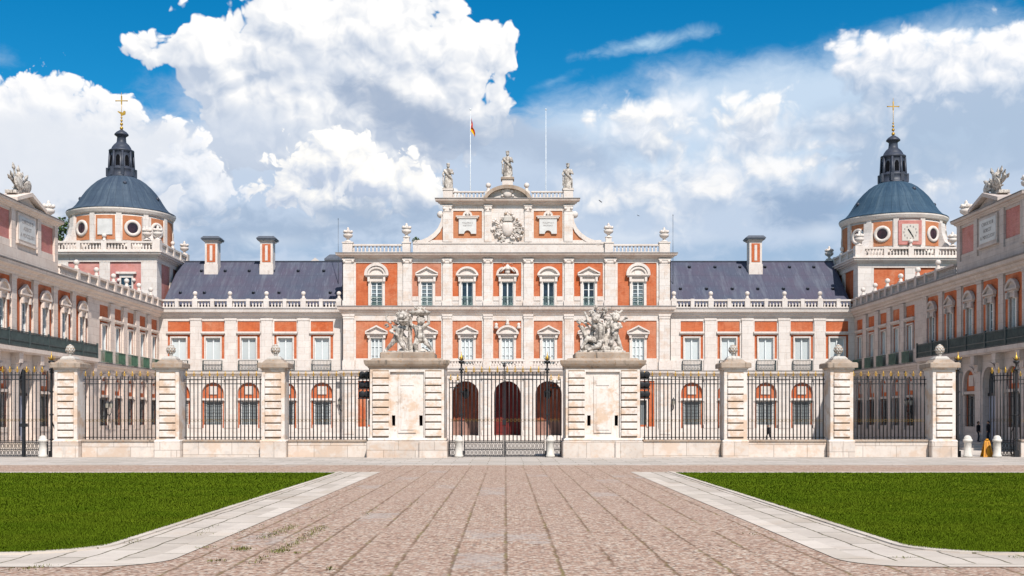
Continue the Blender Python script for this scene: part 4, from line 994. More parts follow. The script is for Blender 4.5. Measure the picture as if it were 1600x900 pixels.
    MB().add([(q0, .9, 12.3), (q1, .9, 12.3), (q1, 5, 13.2), (q0, 5, 13.2), (q0, 9.9, 12.3), (q1, 9.9, 12.3)], [(0, 1, 2, 3), (3, 2, 5, 4), (0, 3, 4), (1, 5, 2)], 'lead_roof').build('roof', palace, loc, rz)
    for st, (u, zz) in enumerate(((3.4, .16), (2.7, .32), (2.0, .48))):
        u0, u1 = span(31.5-u-1.2, 31.5+u+1.2); MB().box(u0, u1, -u, .2, zz-.16+(.001 if st else 0), zz, 'court').build('step', palace, loc, rz)
wing(-1); wing(1)

# ------------------------------------------------ domed towers
def tower(xc, dz, clock, brickm, domem):
    h = 4.95; T = (xc, 5.0, dz)
    mb = MB(); ztop = 17.3
    mb.box(-h+.12, h-.12, -h+.12, h-.12, 0-dz, ztop, brickm)
    for k in range(4):
        R = Matrix.Rotation(k*pi/2, 4, 'Z')
        def bx(x0, x1, y0, y1, z0, z1, m):
            o = len(mb.v); mb.box(x0, x1, y0, y1, z0, z1, m)
            for i in range(o, len(mb.v)): mb.v[i] = tuple(R @ Vector(mb.v[i]))
        bx(-h, -h+1.5, -h, -h+.6, 0-dz, ztop-.4, 'stone'); bx(h-1.5, h-.6, -h-.002, -h+.6, 0-dz, ztop-.4, 'stone')
        bx(-.5, .5, -h+.01, -h+.3, 0-dz, ztop-.4, 'stone')
        bx(-h+.001*k, h-.001*k, -h-.03, -h+.6, ztop-.399, ztop+.01, 'stone_trim')
    to = mb.build('tower', palace, T)
    c = MB()
    for k, (e, z0, z1) in enumerate(((.12, 17.3, 17.42), (.3, 17.421, 17.56), (.5, 17.561, 17.74), (.62, 17.741, 17.86))): c.box(-h-e, h+e, -h-e, h+e, z0, z1, 'stone_trim')
    c.build('cornice', to)
    for k in range(4):
        a = k*pi/2; m = balustrade_mb(-h-.05, h+.05, 17.87, .95, [0], 'stone_trim', th=.3, pitch=.29, halves=[-2.4, 2.4])
        m.box(-h-.35, -h+.55, -.12, .6, 17.868, 18.95, 'stone_trim')
        Q = lambda x, y, z: Matrix.Rotation(a, 4, 'Z') @ Vector((x, y-h-.25, z))
        m.build('balustrade', to, Q(0, 0, 0), a)
        link('urn', URNM, to, Q(-h+.1, .2, 18.95)); link('ball_finial', BALLM, to, Q(0, .15, 18.85))
        if k == 0: link('urn', URNM, to, Q(h-.95, .25, 18.9))
    if True:
        w = MB().box(-.65, -.5, -.12, .0, 13.6, 15.4, 'stone_trim').box(.5, .65, -.12, .0, 13.6, 15.4, 'stone_trim').box(-.65, .65, -.12, 0, 15.401, 15.7, 'stone_trim').box(-.95, .95, -.3, 0, 15.75, 15.95, 'stone_trim').box(-.75, .75, -.2, 0, 15.701, 15.749, 'stone_trim')
        for s in (-1, 1): w.ball((s*.72, -.1, 15.15), .18, 'stone_trim', 8)
        w.box(-.5, .5, -.03, -.001, 13.6, 15.4, 'glass_dark').box(-.04, .04, -.06, -.031, 13.6, 15.4, 'white_paint').box(-.5, -.041, -.06, -.031, 14.6, 14.66, 'white_paint').box(.041, .5, -.06, -.031, 14.6, 14.66, 'white_paint')
        w.build('window', to, (2.05, -h+.12, 0))
    # drum
    r = 4.82; zt = 21.62
    d = MB().lathe([(r, 17.86), (r, zt)], seg=72, m='stone')
    d.lathe([(r+.10, 17.86), (r+.10, 18.75), (r, 18.78)], seg=72, m='stone_trim')
    def patch(mbx, a, da, rr, z0, z1, th, m, n=6):
        vs = []
        for q in (rr, rr-th):
            for zz in (z0, z1):
                for i in range(n+1): t = a-da+2*da*i/n; vs.append((q*cos(t), q*sin(t), zz))
        k = n+1; fs = []
        for i in range(n): fs += [(i, i+1, k+i+1, k+i), (k+i, k+i+1, 3*k+i+1, 3*k+i), (i, i+1, 2*k+i+1, 2*k+i)]
        fs += [(0, k, 3*k, 2*k), (n, k+n, 3*k+n, 2*k+n)]; mbx.add(vs, fs, m)
    for k in range(12):
        a = -pi/2+k*pi/6
        patch(d, a, radians(11.0), r+.025, 19.05, 21.38, .1, 'brick_attic')
        patch(d, a+pi/12, radians(2.9), r+.11, 18.5, zt, .3, 'stone', 2)
    dr = d.build('drum', to)
    ring = [(.49, .02), (.51, .10), (.62, .14), (.78, .10), (.80, .0)]
    om = MB().lathe(ring, seg=24, m='stone_trim', cap=False); om.lathe([(.50, -.05), (.50, .03)], seg=24, m='stone_trim', cap=False); om.v = [(x, -z, y) for x, y, z in om.v]; om = om.mesh('oculus')
    gm = MB().lathe([(.0001, .03), (.50, .03)], seg=24, m='glass_oculus', cap=False); gm.v = [(x, -z, y) for x, y, z in gm.v]; gm.box(-.012, .012, -.05, -.031, -.48, .48, 'iron'); gm = gm.mesh('pane')
    for k in range(12):
        if k % 3 == 0: continue
        th = k*pi/6; a = -pi/2+th
        o = link('oculus', om, to, ((r+.02)*cos(a), (r+.02)*sin(a), 20.2), th); o2 = link('oculus_pane', gm, to, ((r+.02)*cos(a), (r+.02)*sin(a), 20.2), th)
    if clock:
        q = MB().box(-1.1, 1.1, -.10, .12, 19.1, 21.4, 'brick_pink').box(-.78, .78, -.14, -.101, 19.45, 21.05, 'clock_white')
        for k in range(12):
            a = k*pi/6; x, z = .6*sin(a), 20.25+.6*cos(a); q.box(x-.045, x+.045, -.155, -.141, z-.085, z+.085, 'letter_grey')
        for ang, L, wd in ((-32, .38, .05), (148, .52, .035)):
            a = radians(ang); q.tube((-.1*sin(a), -.17, 20.25-.1*cos(a)), (L*sin(a), -.17, 20.25+L*cos(a)), wd, 'iron')
        q.build('clock_face', to, (0, -r, 0))
    else: MB().box(-.70, .70, -.09, .12, 19.5, 21.0, 'plaque').build('plaque', to, (0, -r, 0))
    for k in range(4):
        pts = [(4.7, 18.0), (6.35, 18.0), (6.35, 18.75), (6.1, 18.8), (5.7, 19.1), (5.35, 19.7), (5.15, 20.4), (5.1, 21.3), (4.7, 21.3)]
        MB().prism(pts, -.42, .42, 'stone').build('buttress', to, (0, 0, 0), pi/4+k*pi/2)
    MB().lathe([(r, zt-.02), (r+.14, zt), (r+.16, zt+.12), (r+.32, zt+.3), (r+.36, zt+.48), (r+.2, zt+.52)], seg=72, m='stone_trim').build('drum_cornice', to)
    prof = [(5.2, 22.1), (5.16, 22.2), (4.95, 22.28), (4.62, 22.5), (4.3, 22.85), (4.0, 23.3), (3.7, 23.8), (3.35, 24.3), (2.9, 24.8), (2.35, 25.3), (1.9, 25.6), (1.36, 25.82)]
    do = MB().lathe(prof, seg=72, m=domem); 
    for a, zz, rr in ((-1.15, 24.85, 2.85), (-.2, 23.6, 3.85), (-2.9, 23.6, 3.85)): do.ball((rr*cos(a), rr*sin(a), zz), .2, 'lead_lantern', 8)
    do.build('dome', to)
    lan = MB().lathe([(1.42, 25.75), (1.42, 25.9), (1.32, 25.95), (1.32, 26.5), (1.36, 26.55), (1.36, 26.68), (1.16, 26.72), (1.06, 28.1), (1.08, 28.3), (1.22, 28.4), (1.22, 28.52), (1.0, 28.6), (.9, 28.85), (.72, 29.1), (.5, 29.3), (.46, 29.4), (.42, 29.85), (.52, 29.95), (.68, 30.05), (.68, 30.15), (.5, 30.35), (.2, 30.55), (.06, 30.62)], seg=16, m='lead_lantern')
    for k in range(8):
        a = pi/8+k*pi/4; lan.tube((1.2*cos(a), 1.2*sin(a), 26.0), (1.1*cos(a), 1.1*sin(a), 28.35), .15, 'lead_lantern', .12, 6)
        lan.box(1.28*cos(a)-.16, 1.28*cos(a)+.16, 1.28*sin(a)-.16, 1.28*sin(a)+.16, 25.9, 26.72, 'lead_lantern')
        a = k*pi/4; c, s = cos(a), sin(a)
        for zz, w in ((26.95, .22), (28.0, .22)): pass
        q = [(w, z) for w, z in ((-.2, 26.9), (.2, 26.9), (.2, 27.7), (.12, 27.9), (0, 27.97), (-.12, 27.9), (-.2, 27.7))]
        rr = lambda z: 1.16-(z-26.72)*.07+.012
        lan.add([(rr(z)*c-w*s, rr(z)*s+w*c, z) for w, z in q], [tuple(range(7))], 'dark_hole')
    lan.build('lantern', to)
    g = MB()
    for zz, rr in ((30.75, .17), (31.15, .15), (31.5, .12), (31.8, .09)): g.ball((0, 0, zz), rr, 'gold', 10)
    g.tube((0, 0, 30.6), (0, 0, 34.3), .035, 'gold', .02); g.box(-.52, .52, -.04, .04, 33.42, 33.5, 'gold'); g.box(-.05, .05, -.042, .042, 33.1, 33.95, 'gold')
    for x in (-.55, .55): g.ball((x, 0, 33.46), .07, 'gold', 6)
    if not clock:
        g.prism([(-.05, 31.95), (.38, 32.1), (.42, 32.4), (.25, 32.5), (.1, 32.3), (-.35, 32.45), (-.4, 32.38), (-.1, 32.15)], -.02, .02, 'gold')
    g.build('cross', to)
    return to
tower(-37.95, 0., False, 'brick_pink', 'lead_dome')
tower(38.3, -.56, True, 'brick', 'lead_dome_blue')
# ---------------------------------------------------------------- ground
def sheet(name, pts, z, mat, label=None):
    mb = MB(); mb.add([(x, y, z) for x, y in pts], [tuple(range(len(pts)))], mat); o = mb.build(name); o['kind'] = 'structure'
    return o
def slab(name, pts, z0, z1, mat):
    mb = MB(); mb.frustum(pts, z0, z1, mat); o = mb.build(name); o['kind'] = 'structure'; return o
sheet('ground', [(-700, -300), (700, -300), (700, 1500), (-700, 1500)], -.03, 'dry_ground')
sheet('courtyard', [(-46, 62.9), (46, 62.9), (46, 114), (-46, 114)], .004, 'court')
sheet('forecourt', [(-60, -12), (60, -12), (60, 51.4), (-60, 51.4)], 0., 'cobble')
slab('pavement', [(-60, 51.4), (60, 51.4), (60, 62.9), (-60, 62.9)], -.02, .02, 'pavement')
# stone paths that frame the two lawns (inner slab run, outer border slabs) and the grass itself
NEAR, FARY = 17.55, 43.6
def lawn_outline(s, inset=0.):
    r = 1.5-inset; xe = s*(6.3+inset); yn = NEAR+inset; yf = FARY-inset*.3; xo = s*52.
    pts = [(xo, yf), (xe, yf)]+[(xe+s*(r-r*cos(t)), yn+r-r*sin(t)) for t in [pi/2*k/8 for k in range(9)]]+[(xo, yn)]
    return pts if s > 0 else pts[::-1]
def band(name, outer, inner, z, mat):
    mb = MB(); n = len(outer); vs = [(x, y, z) for x, y in outer]+[(x, y, z) for x, y in inner]
    mb.add(vs, [(i, i+1, n+i+1, n+i) for i in range(n-1)], mat); o = mb.build(name); o['kind'] = 'structure'; return o
for s in (-1, 1):
    def run(off, rr):   # path line at a distance from the lawn edge, from far corner round to the near side
        xe = s*(6.3-off); yn = NEAR-off
        return [(xe, FARY+1.2)]+[(xe+s*(rr-rr*cos(t)), yn+rr-rr*sin(t)) for t in [pi/2*k/8 for k in range(9)]]+[(s*52., yn)]
    band('path', run(1.22, 1.2), run(.16, 1.4), .006, 'slab_path'); 
    band('path_border', run(1.58, 1.0), run(1.221, 1.2), .010, 'slab_edge'); 
    mb = MB(); a = run(.16, 1.4); b = run(-.02, 1.5); n = len(a)
    mb.add([(x, y, .0) for x, y in a]+[(x, y, .03) for x, y in a]+[(x, y, .03) for x, y in b]+[(x, y, .0) for x, y in b], [(k*n+i, k*n+i+1, (k+1)*n+i+1, (k+1)*n+i) for k in range(3) for i in range(n-1)], 'slab_edge'); o = mb.build('kerb'); o['kind'] = 'structure'
    mb = MB(); mb.box(min(s*6.3, s*52), max(s*6.3, s*52), FARY, FARY+1.0, .0, .02, 'slab_edge_cross'); o = mb.build('path_border'); o['kind'] = 'structure'
    pts = lawn_outline(s); mb = MB(); mb.add([(x, y, .03) for x, y in pts], [tuple(range(len(pts)))], 'turf'); o = mb.build('lawn'); o['kind'] = 'structure'
# grass blades: one mesh per lawn, denser towards us
def blades(name, xs, ys, h, w, mat, seed):
    g = np.random.default_rng(seed); n = len(xs); a = g.uniform(0, 2*pi, n); lean = g.uniform(.1, .75, n)*h; la = g.uniform(0, 2*pi, n); ww = w*g.uniform(.7, 1.3, n)
    v = np.zeros((n, 3, 3), np.float32); dx = np.cos(a)*ww/2; dy = np.sin(a)*ww/2
    v[:, 0] = np.stack([xs-dx, ys-dy, np.full(n, .02)], 1); v[:, 1] = np.stack([xs+dx, ys+dy, np.full(n, .02)], 1); v[:, 2] = np.stack([xs+np.cos(la)*lean, ys+np.sin(la)*lean, .02+h], 1)
    me = bpy.data.meshes.new(name); me.vertices.add(n*3); me.vertices.foreach_set('co', v.ravel()); me.loops.add(n*3); me.loops.foreach_set('vertex_index', np.arange(n*3, dtype=np.int32))
    me.polygons.add(n); me.polygons.foreach_set('loop_start', np.arange(0, n*3, 3, dtype=np.int32)); me.polygons.foreach_set('loop_total', np.full(n, 3, np.int32)); me.materials.append(MATS[mat]); me.update(); me.validate()
    nv = np.stack([g.normal(0, .13, n), g.normal(-.15, .13, n), np.ones(n)], 1); nv /= np.linalg.norm(nv, axis=1)[:, None]; me.polygons.foreach_set('use_smooth', np.ones(n, dtype=bool)); me.normals_split_custom_set_from_vertices(np.repeat(nv, 3, 0))
    o = link(name, me); o['kind'] = 'stuff'; return o
for s in (-1, 1):
    g = np.random.default_rng(11+s); n = 520000
    u = g.uniform(0, 1, n); y = 1/((1/NEAR)*(1-u)+(1/FARY)*u); x = s*(6.25+g.uniform(0, 1, n)**1.0*(y*.46+2.5-6.25+1.))
    r = 1.5; inx = np.abs(x)-6.27; iny = y-NEAR
    ok = ~((inx < r) & (iny < r) & ((r-inx)**2+(r-iny)**2 > (r+.05+.1*g.uniform(-1, 1, n))**2)) & (inx > -.05*g.uniform(0, 1, n))
    ok &= (np.abs(x) < y*.47+1.5)
    x, y = x[ok], y[ok]; k = np.sin(x*1.3+y*.7)*.5+np.sin(x*.37-y*.9)*.5
    h = (.036+.016*g.uniform(0, 1, len(x))+.006*k); w = .0065+.0006*(y-NEAR)
    o = blades('grass', x.astype(np.float32), y.astype(np.float32), h.astype(np.float32), w.astype(np.float32), 'grass_blade', 5+s)
    o['label'] = 'short green mown grass on the %s lawn' % ('left' if s < 0 else 'right')
    # daisies specked over the turf
# weeds in the joints
def weeds(cl, seed):
    g = np.random.default_rng(seed); X = []; Y = []; Hh = []
    for (x0, y0, x1, y1, sp, n, h) in cl:
        t = g.uniform(0, 1, n); X.append(x0+(x1-x0)*t+g.normal(0, sp, n)); Y.append(y0+(y1-y0)*t+g.normal(0, sp, n)); Hh.append(h*g.uniform(.4, 1.2, n))
    X = np.concatenate(X); Y = np.concatenate(Y); Hh = np.concatenate(Hh)
    o = blades('weeds', X.astype(np.float32), Y.astype(np.float32), Hh.astype(np.float32), np.full(len(X), .012, np.float32), 'weed_blade', seed+1)
    o['label'] = 'green weeds and moss growing in the paving joints'
gp = lambda px, py: ((px-VPX)/F*(F*H/(py-HZ)), F*H/(py-HZ))
m, t_, b_ = newmat('weed_blade', .6, .2); t_.put(b_.inputs['Base Color'], t_.mix(t_.noise(t_.node('ShaderNodeNewGeometry').outputs['Position'], 3., 3), (.12, .15, .02), (.22, .19, .06)))
def wl(a, b, sp, n, h): return gp(*a)+gp(*b)+(sp, n, h)
weeds([wl((405, 845), (462, 822), 0.075, 372, 0.032), wl((440, 863), (505, 824), 0.075, 456, 0.035), wl((430, 866), (440, 862), 0.075, 120, 0.035), wl((374, 861), (382, 860), 0.075, 144, 0.049), wl((335, 880), (342, 878), 0.062, 54, 0.042),
       wl((395, 883), (415, 872), 0.062, 72, 0.032), wl((565, 808), (590, 795), 0.050, 72, 0.025), wl((310, 858), (330, 857), 0.062, 36, 0.035), wl((514, 890), (517, 894), 0.037, 36, 0.042), wl((463, 867), (467, 866), 0.037, 36, 0.032),
       wl((30, 893), (70, 887), 0.100, 96, 0.028), wl((312, 838), (338, 822), 0.050, 42, 0.025), wl((366, 836), (410, 822), 0.050, 48, 0.025), wl((480, 815), (530, 790), 0.050, 66, 0.021), wl((640, 790), (650, 786), 0.050, 24, 0.021),
       wl((205, 850), (215, 846), 0.062, 36, 0.028), wl((1150, 835), (1190, 838), 0.075, 30, 0.021), wl((1390, 873), (1420, 874), 0.062, 30, 0.028), wl((1580, 873), (1600, 873), 0.075, 30, 0.028)], 3)
# ---------------------------------------------------------------- gate piers, pillars and railings
FY = 62.0
fx = lambda px: (px-VPX)/F*FY
fz = lambda py: H+(HZ-py)/F*FY
def rust(mb, x0, x1, yf, d, z0, z1, n, mat, gap=.045, inset=.05):
    """rusticated shaft: courses parted by shadow joints"""
    mb.box(x0+inset, x1-inset, yf+inset, yf+d-inset, z0, z1, mat); h = (z1-z0)/n
    for k in range(n): mb.bbox(x0, x1, yf, yf+d, z0+k*h+gap/2, z0+(k+1)*h-gap/2, mat, .018)
def pine_cone(mb, c, s=1.):
    mb.lathe([(.20*s, 0), (.22*s, .05*s), (.12*s, .11*s), (.10*s, .2*s), (.16*s, .25*s), (.10*s, .28*s)], c, 12, 'stone_grey')
    mb.lathe([(.10*s, .28*s), (.23*s, .40*s), (.27*s, .54*s), (.24*s, .70*s), (.15*s, .84*s), (.03*s, .93*s)], c, 14, 'stone_grey')
    for j in range(6):
        z = .36+.09*j; r = [.19, .25, .27, .25, .21, .14][j]
        for k in range(9): a = 2*pi*(k+.5*(j % 2))/9; mb.ball((c[0]+r*s*cos(a), c[1]+r*s*sin(a), c[2]+z*s), .055*s, 'stone_cap' if j % 2 else 'stone_grey', 6)
def pillar():
    root = empty('gate_pillar'); w = .6; d = 1.3
    m = MB(); m.bbox(-.68, .68, -.08, d+.08, 0, .82, 'stone_base', .03); m.frustum([(-.68, -.08), (.68, -.08), (.68, d+.08), (-.68, d+.08)], .82, .93, 'stone_pier', .06); m.build('plinth', root)
    m = MB(); m.bbox(-w, w, 0, d, .93, 4.58, 'stone_pier', .02)
    n = 9; h = (4.42-1.05)/n
    for k in range(n): m.bbox(-.42, .42, -.09, .02, 1.05+k*h+.04, 1.05+(k+1)*h-.04, 'stone_pier', .03)
    for k in range(n+1): m.box(-.42, .42, -.012, .01, 1.05+k*h-.04, 1.05+k*h+.04, 'stone_joint')
    m.build('shaft', root)
    m = MB(); m.box(-w-.05, w+.05, -.05, d+.05, 4.581, 4.68, 'stone_pier'); m.bbox(-.80, .80, -.2, d+.2, 4.681, 4.95, 'stone_cap', .05)
    m.frustum([(-.62, .0), (.62, .0), (.62, d), (-.62, d)], 4.951, 5.12, 'stone_cap', .2); m.frustum([(-.38, .24), (.38, .24), (.38, d-.24), (-.38, d-.24)], 5.121, 5.3, 'stone_grey', .12); m.build('cap', root)
    m = MB(); pine_cone(m, (0, d/2, 5.2), .8); m.build('pine_cone', root)
    return root
PILL = [(107, 'leftmost gate pillar, rusticated pale stone with pine cone finial, beside the closed side gate'), (265, 'second stone gate pillar from the left, rusticated with pine cone finial'), (429, 'rusticated stone pillar with weathered cap nearest the left trophy pier'),
        (1147, 'rusticated stone pillar with dark weathered cap nearest the right trophy pier'), (1312, 'second stone gate pillar from the right, cream shaft with pine cone finial'), (1471, 'rightmost gate pillar, rusticated cream stone beside the open side gate')]
proto = pillar()
for i, (px, lb) in enumerate(PILL):
    o = proto if i == 0 else copy_tree(proto); o.location = (fx(px), FY-.4, 0); o.rotation_euler = (0, 0, 0)
    tag(o, lb, 'pillar', 'rusticated pillars of the railing')
def pier(px, lb):
    root = empty('trophy_pier', (fx(px), FY-.8, 0)); tag(root, lb, 'pier', 'large stone piers beside the main gate'); d = 2.6; w = 1.82
    m = MB(); m.bbox(-2.02, 2.02, -.08, d+.1, 0, .9, 'stone_base', .03); m.bbox(-2.08, -.62, -.2, d+.14, 0, .86, 'stone_base', .04); m.bbox(.62, 2.08, -.2, d+.14, 0, .86, 'stone_base', .04); m.frustum([(-2.02, -.1), (2.02, -.1), (2.02, d+.1), (-2.02, d+.1)], .9, 1.02, 'stone_pier', .07); m.build('plinth', root)
    m = MB(); wall_grid(m, -w-.12, w+.12, 1.02, 4.62, [(-.88, .88, 1.04, 4.45, 'stone_pier', .12), (-.80, -.62, 1.66, 2.2, None), (.62, .80, 1.66, 2.2, None)], 'stone_pier', .5)
    m.box(-w-.12, w+.12, .52, d, 1.02, 4.62, 'stone_pier'); m.box(-w-.12, -w-.1, .0, .519, 1.02, 4.62, 'stone_pier'); m.box(w+.1, w+.12, .0, .519, 1.02, 4.62, 'stone_pier')
    m.box(-.82, -.60, .50, .515, 1.6, 2.25, 'dark_hole'); m.box(.60, .82, .50, .515, 1.6, 2.25, 'dark_hole')
    m.box(-.46, .46, .06, .125, 1.3, 4.25, 'stone_pier'); m.box(-.34, .34, .03, .059, 3.75, 4.05, 'stone_pier'); m.box(-.34, .34, .03, .059, 1.45, 3.62, 'stone_pier')
    n = 9; h = (4.5-1.1)/n
    for s in (-1, 1):
        for k in range(n): m.bbox(s*1.36-.42, s*1.36+.42, -.11, .01, 1.1+k*h+.04, 1.1+(k+1)*h-.04, 'stone_pier', .03)
        for k in range(n+1): m.box(s*1.36-.42, s*1.36+.42, -.012, .01, 1.1+k*h-.04, 1.1+k*h+.04, 'stone_joint')
    m.build('shaft', root)
    m = MB(); m.molding(-w-.15, w+.15, [(.02, 4.621), (.06, 4.70), (.16, 4.76), (.22, 4.86), (.26, 5.02), (.2, 5.06)], 'stone_cap'); m.box(-w-.14, w+.14, .021, d+.1, 4.621, 5.059, 'stone_cap')
    m.frustum([(-w-.1, -.05), (w+.1, -.05), (w+.1, d), (-w-.1, d)], 5.061, 5.16, 'stone_cap', .12); m.bbox(-1.42, 1.42, .15, d-.3, 5.161, 5.48, 'stone_cap', .05); m.build('cap', root)
    return root
pier(638, 'large square stone pier left of the main gate carrying a sculpture of cherubs'); pier(940, 'large square stone pier right of the main gate carrying a sculpture of entwined figures')
BASEW = []
def tip(mb, x, y, z, s=1., gold='gold'):
    mb.lathe([(.012, 0), (.03, .02), (.012, .05), (.05, .12), (.035, .2), (.004, .36)], (x, y, z), 6, gold)
    mb.v
def flower(mb, x, y, z, s=1.):
    """gilded fleuron: spear with two curled leaves"""
    mb.lathe([(.03*s, 0), (.055*s, .06*s), (.03*s, .14*s), (.05*s, .2*s), (.012*s, .44*s)], (x, y, z), 6, 'gold')
    for q in (-1, 1): mb.path([(x, y, z+.05*s), (x+q*.09*s, y, z+.14*s), (x+q*.11*s, y, z+.24*s)], .018*s, 'gold', 4)
def rail_panel(x0, x1, z0, top, step, lb, nm='railing_panel', base=True, cat='railing', grp='iron railing panels on low stone walls', rings=True, y=FY+.25, tips=True):
    root = empty(nm, ((x0+x1)/2, y, 0)); tag(root, lb, cat, grp); c = (x0+x1)/2; a, b = x0-c, x1-c
    if base:
        m = MB(); m.bbox(a, b, -.28, .28, 0, z0-.1, 'stone_base', .02); m.bbox(a, b, -.34, .34, z0-.101, z0, 'stone_cap', .03); m.build('low_wall', root)
    m = MB(); n = int(round((b-a)/step)); st = (b-a)/n
    for k in range(n):
        x = a+(k+.5)*st; tall = k % 2 == 0
        m.tube((x, 0, z0), (x, 0, top+(.14 if tall else .02)), .031, 'iron', seg=6)
        m.lathe([(.036, 0), (.036, .05), (.02, .07)], (x, 0, z0+.005), 6, 'iron')
    for zz in (z0+.12, top-.26, top-.02): m.box(a, b, -.02, .02, zz-.022, zz+.022, 'iron')
    g = m
    for k in range(n):
        x = a+(k+.5)*st
        if k % 2 == 0: flower(g, x, 0, top+.12, .7)
        else: g.lathe([(.012, 0), (.028, .05), (.004, .16)], (x, 0, top+.02), 6, 'iron')
        if rings and k < n-1: 
            pr = arc(x+st/2, z0+1.0, st*.34, 0, 360, 10)
            for (p, q), (r_, s_) in zip(pr, pr[1:]): g.tube((p, -.02, q), (r_, -.02, s_), .009, 'old_gold', seg=4)
    g.build('bars', root)
    return root
zb = .93; tp = 4.12
segs = [(107, 265, 'iron railing between the two leftmost stone pillars'), (265, 429, 'iron railing between the second and third stone pillars from the left'), (429, 578, 'iron railing left of the cherub pier, with black lamps at its end'),
        (1002, 1147, 'iron railing right of the trophy pier, with black lamps at its end'), (1147, 1312, 'iron railing with a walker behind it, between two right-hand pillars'), (1312, 1471, 'iron railing between the two rightmost stone pillars')]
for a, b, lb in segs:
    x0 = fx(a)+(.70 if a != 1002 else .10); x1 = fx(b)-(.70 if b != 578 else .10); rail_panel(x0, x1, zb, tp, .2, lb)
# gate posts: slim iron columns with a gilded finial
def gate_post(px, lb, top=5.05, y=FY):
    root = empty('gate_post', (fx(px), y, 0)); tag(root, lb, 'gate post', 'tall iron gate posts with gilded finials')
    m = MB()
    m.box(-.048, .048, -.05, .05, 0, top-.5, 'iron')
    m.box(-.12, .12, -.09, .09, 0, .35, 'iron')
    for zz in (.9, 2.2, 3.4, top-.62): m.box(-.085, .085, -.075, .075, zz, zz+.08, 'iron')
    m.lathe([(.13, top-.5), (.13, top-.42), (.05, top-.36), (.05, top-.16), (.15, top-.1), (.17, top), (.05, top+.02)], seg=10, m='iron')
    m.path([(0, .06, 1.9), (0, .55, 1.35), (0, .7, .8), (0, .62, .3), (0, .5, .02)], .035, 'iron')
    m.build('column', root)
    g = MB(); g.lathe([(.05, top+.02), (.08, top+.1), (.09, top+.18), (.04, top+.26), (.02, top+.36), (.004, top+.5)], seg=8, m='gold')
    for k in range(6): a = k*pi/3; g.tube((.08*cos(a), .08*sin(a), top+.04), (.19*cos(a), .19*sin(a), top+.2), .022, 'iron' if k % 2 else 'gold', .012, 5)
    g.build('finial', root); return root
gate_post(721, 'left gate post of the main central gate, black iron with gilded finial'); gate_post(855, 'right gate post of the main central gate, black iron with gilded finial')
gate_post(80.5, 'black gate post beside the leftmost stone pillar'); gate_post(1497, 'black gate post beside the rightmost stone pillar'); gate_post(1588, 'black iron gate post at the far right edge, holding an open gate leaf')
def leaf_parts(root, L, top, hinge_left=True, gold_tips=True, lock=True):
    m = MB(); n = int(round(L/.205)); st = L/n
    m.box(0, .04, -.03, .03, .05, top+.12, 'iron'); m.box(L-.04, L, -.03, .03, .05, top+.12, 'iron')
    for zz in (.08, .42, .78, .86, top-.34, top-.1): m.box(.041, L-.041, -.024, .024, zz-.024, zz+.024, 'iron')
    for k in range(1, n): m.tube((k*st, 0, .86), (k*st, 0, top+.06), .029, 'iron', seg=6)
    for k in range(n):
        x = (k+.5)*st
        for zz in (.25, .6):
            pr = arc(x, zz, st*.27, 0, 360, 10, .13)
            for (p, q), (r_, s_) in zip(pr, pr[1:]): m.tube((p, 0, q), (r_, 0, s_), .017, 'iron', seg=4)
        m.box(x-st/2-.012, x-st/2+.012, -.012, .012, .1, .84, 'iron')
    g = m
    for k in range(n):
        x = (k+.5)*st; pr = arc(x, 1.95, st*.33, 0, 360, 10)
        for (p, q), (r_, s_) in zip(pr, pr[1:]): g.tube((p, -.02, q), (r_, -.02, s_), .010, 'old_gold', seg=4)
        if k % 2 == 0: flower(g, x, 0, top+.02, .8)
    g.build('leaf_frame', root)
def gate_leaf(x, y, L, top, rz, lb, flip=False):
    root = empty('gate_leaf', (x, y, 0), rz); tag(root, lb, 'gate', 'wrought iron gate leaves'); leaf_parts(root, L, top); return root
xa, xb, xm_ = fx(721)+.14, fx(855)-.14, fx(788)
gate_leaf(xa, FY+.02, xm_-xa-.05, 4.42, 0, 'left leaf of the closed main gate, black iron with gilded flowers'); gate_leaf(xm_+.05, FY+.02, xb-xm_-.05, 4.42, 0, 'right leaf of the closed main gate, black iron with gilded flowers')
m = MB(); m.box(-.028, .028, -.05, .05, .02, 4.75, 'iron').box(-.1, .1, -.1, .1, 1.7, 1.95, 'iron').lathe([(.07, 4.75), (.09, 4.8), (.02, 4.95)], seg=8, m='iron'); o = m.build('gate_bolt', None, (xm_, FY+.02, 0)); tag(o, 'tall black drop bolt standing between the two leaves of the main gate', 'gate bolt')
# short fixed grilles between post and pier
for a, b, lb in ((701.5, 718, 'narrow fixed iron grille between the cherub pier and the main gate'), (858, 876.5, 'narrow fixed iron grille between the main gate and the right trophy pier')):
    root = empty('side_grille', (fx(a), FY+.1, 0)); tag(root, lb, 'grille', 'fixed grilles beside the main gate'); leaf_parts(root, fx(b)-fx(a), 4.0)
xl = fx(80.5)-.14
gate_leaf(fx(37)+.05, FY+.02, xl-fx(37)-.1, 4.42, 0, 'right leaf of the closed side gate at the far left, next to its post'); gate_leaf(fx(-11), FY+.02, fx(37)-.05-fx(-11), 4.42, 0, 'left leaf of the closed side gate, farthest from the stone pillar')
m = MB(); m.box(-.045, .045, -.07, .07, .02, 4.6, 'iron').box(-.18, .18, -.09, .09, 1.6, 1.78, 'iron'); o = m.build('gate_bolt', None, (fx(37), FY+.02, 0)); tag(o, 'black drop bolt with lock plate in the middle of the left side gate', 'gate bolt')
gate_leaf(fx(1588)-.05, FY+.15, 1.5, 4.42, radians(118), 'open gate leaf swung inward beside the post at the far right'); gate_leaf(fx(1497)+.02, FY+.15, 1.5, 4.42, radians(74), 'open gate leaf swung back behind the rightmost stone pillar')
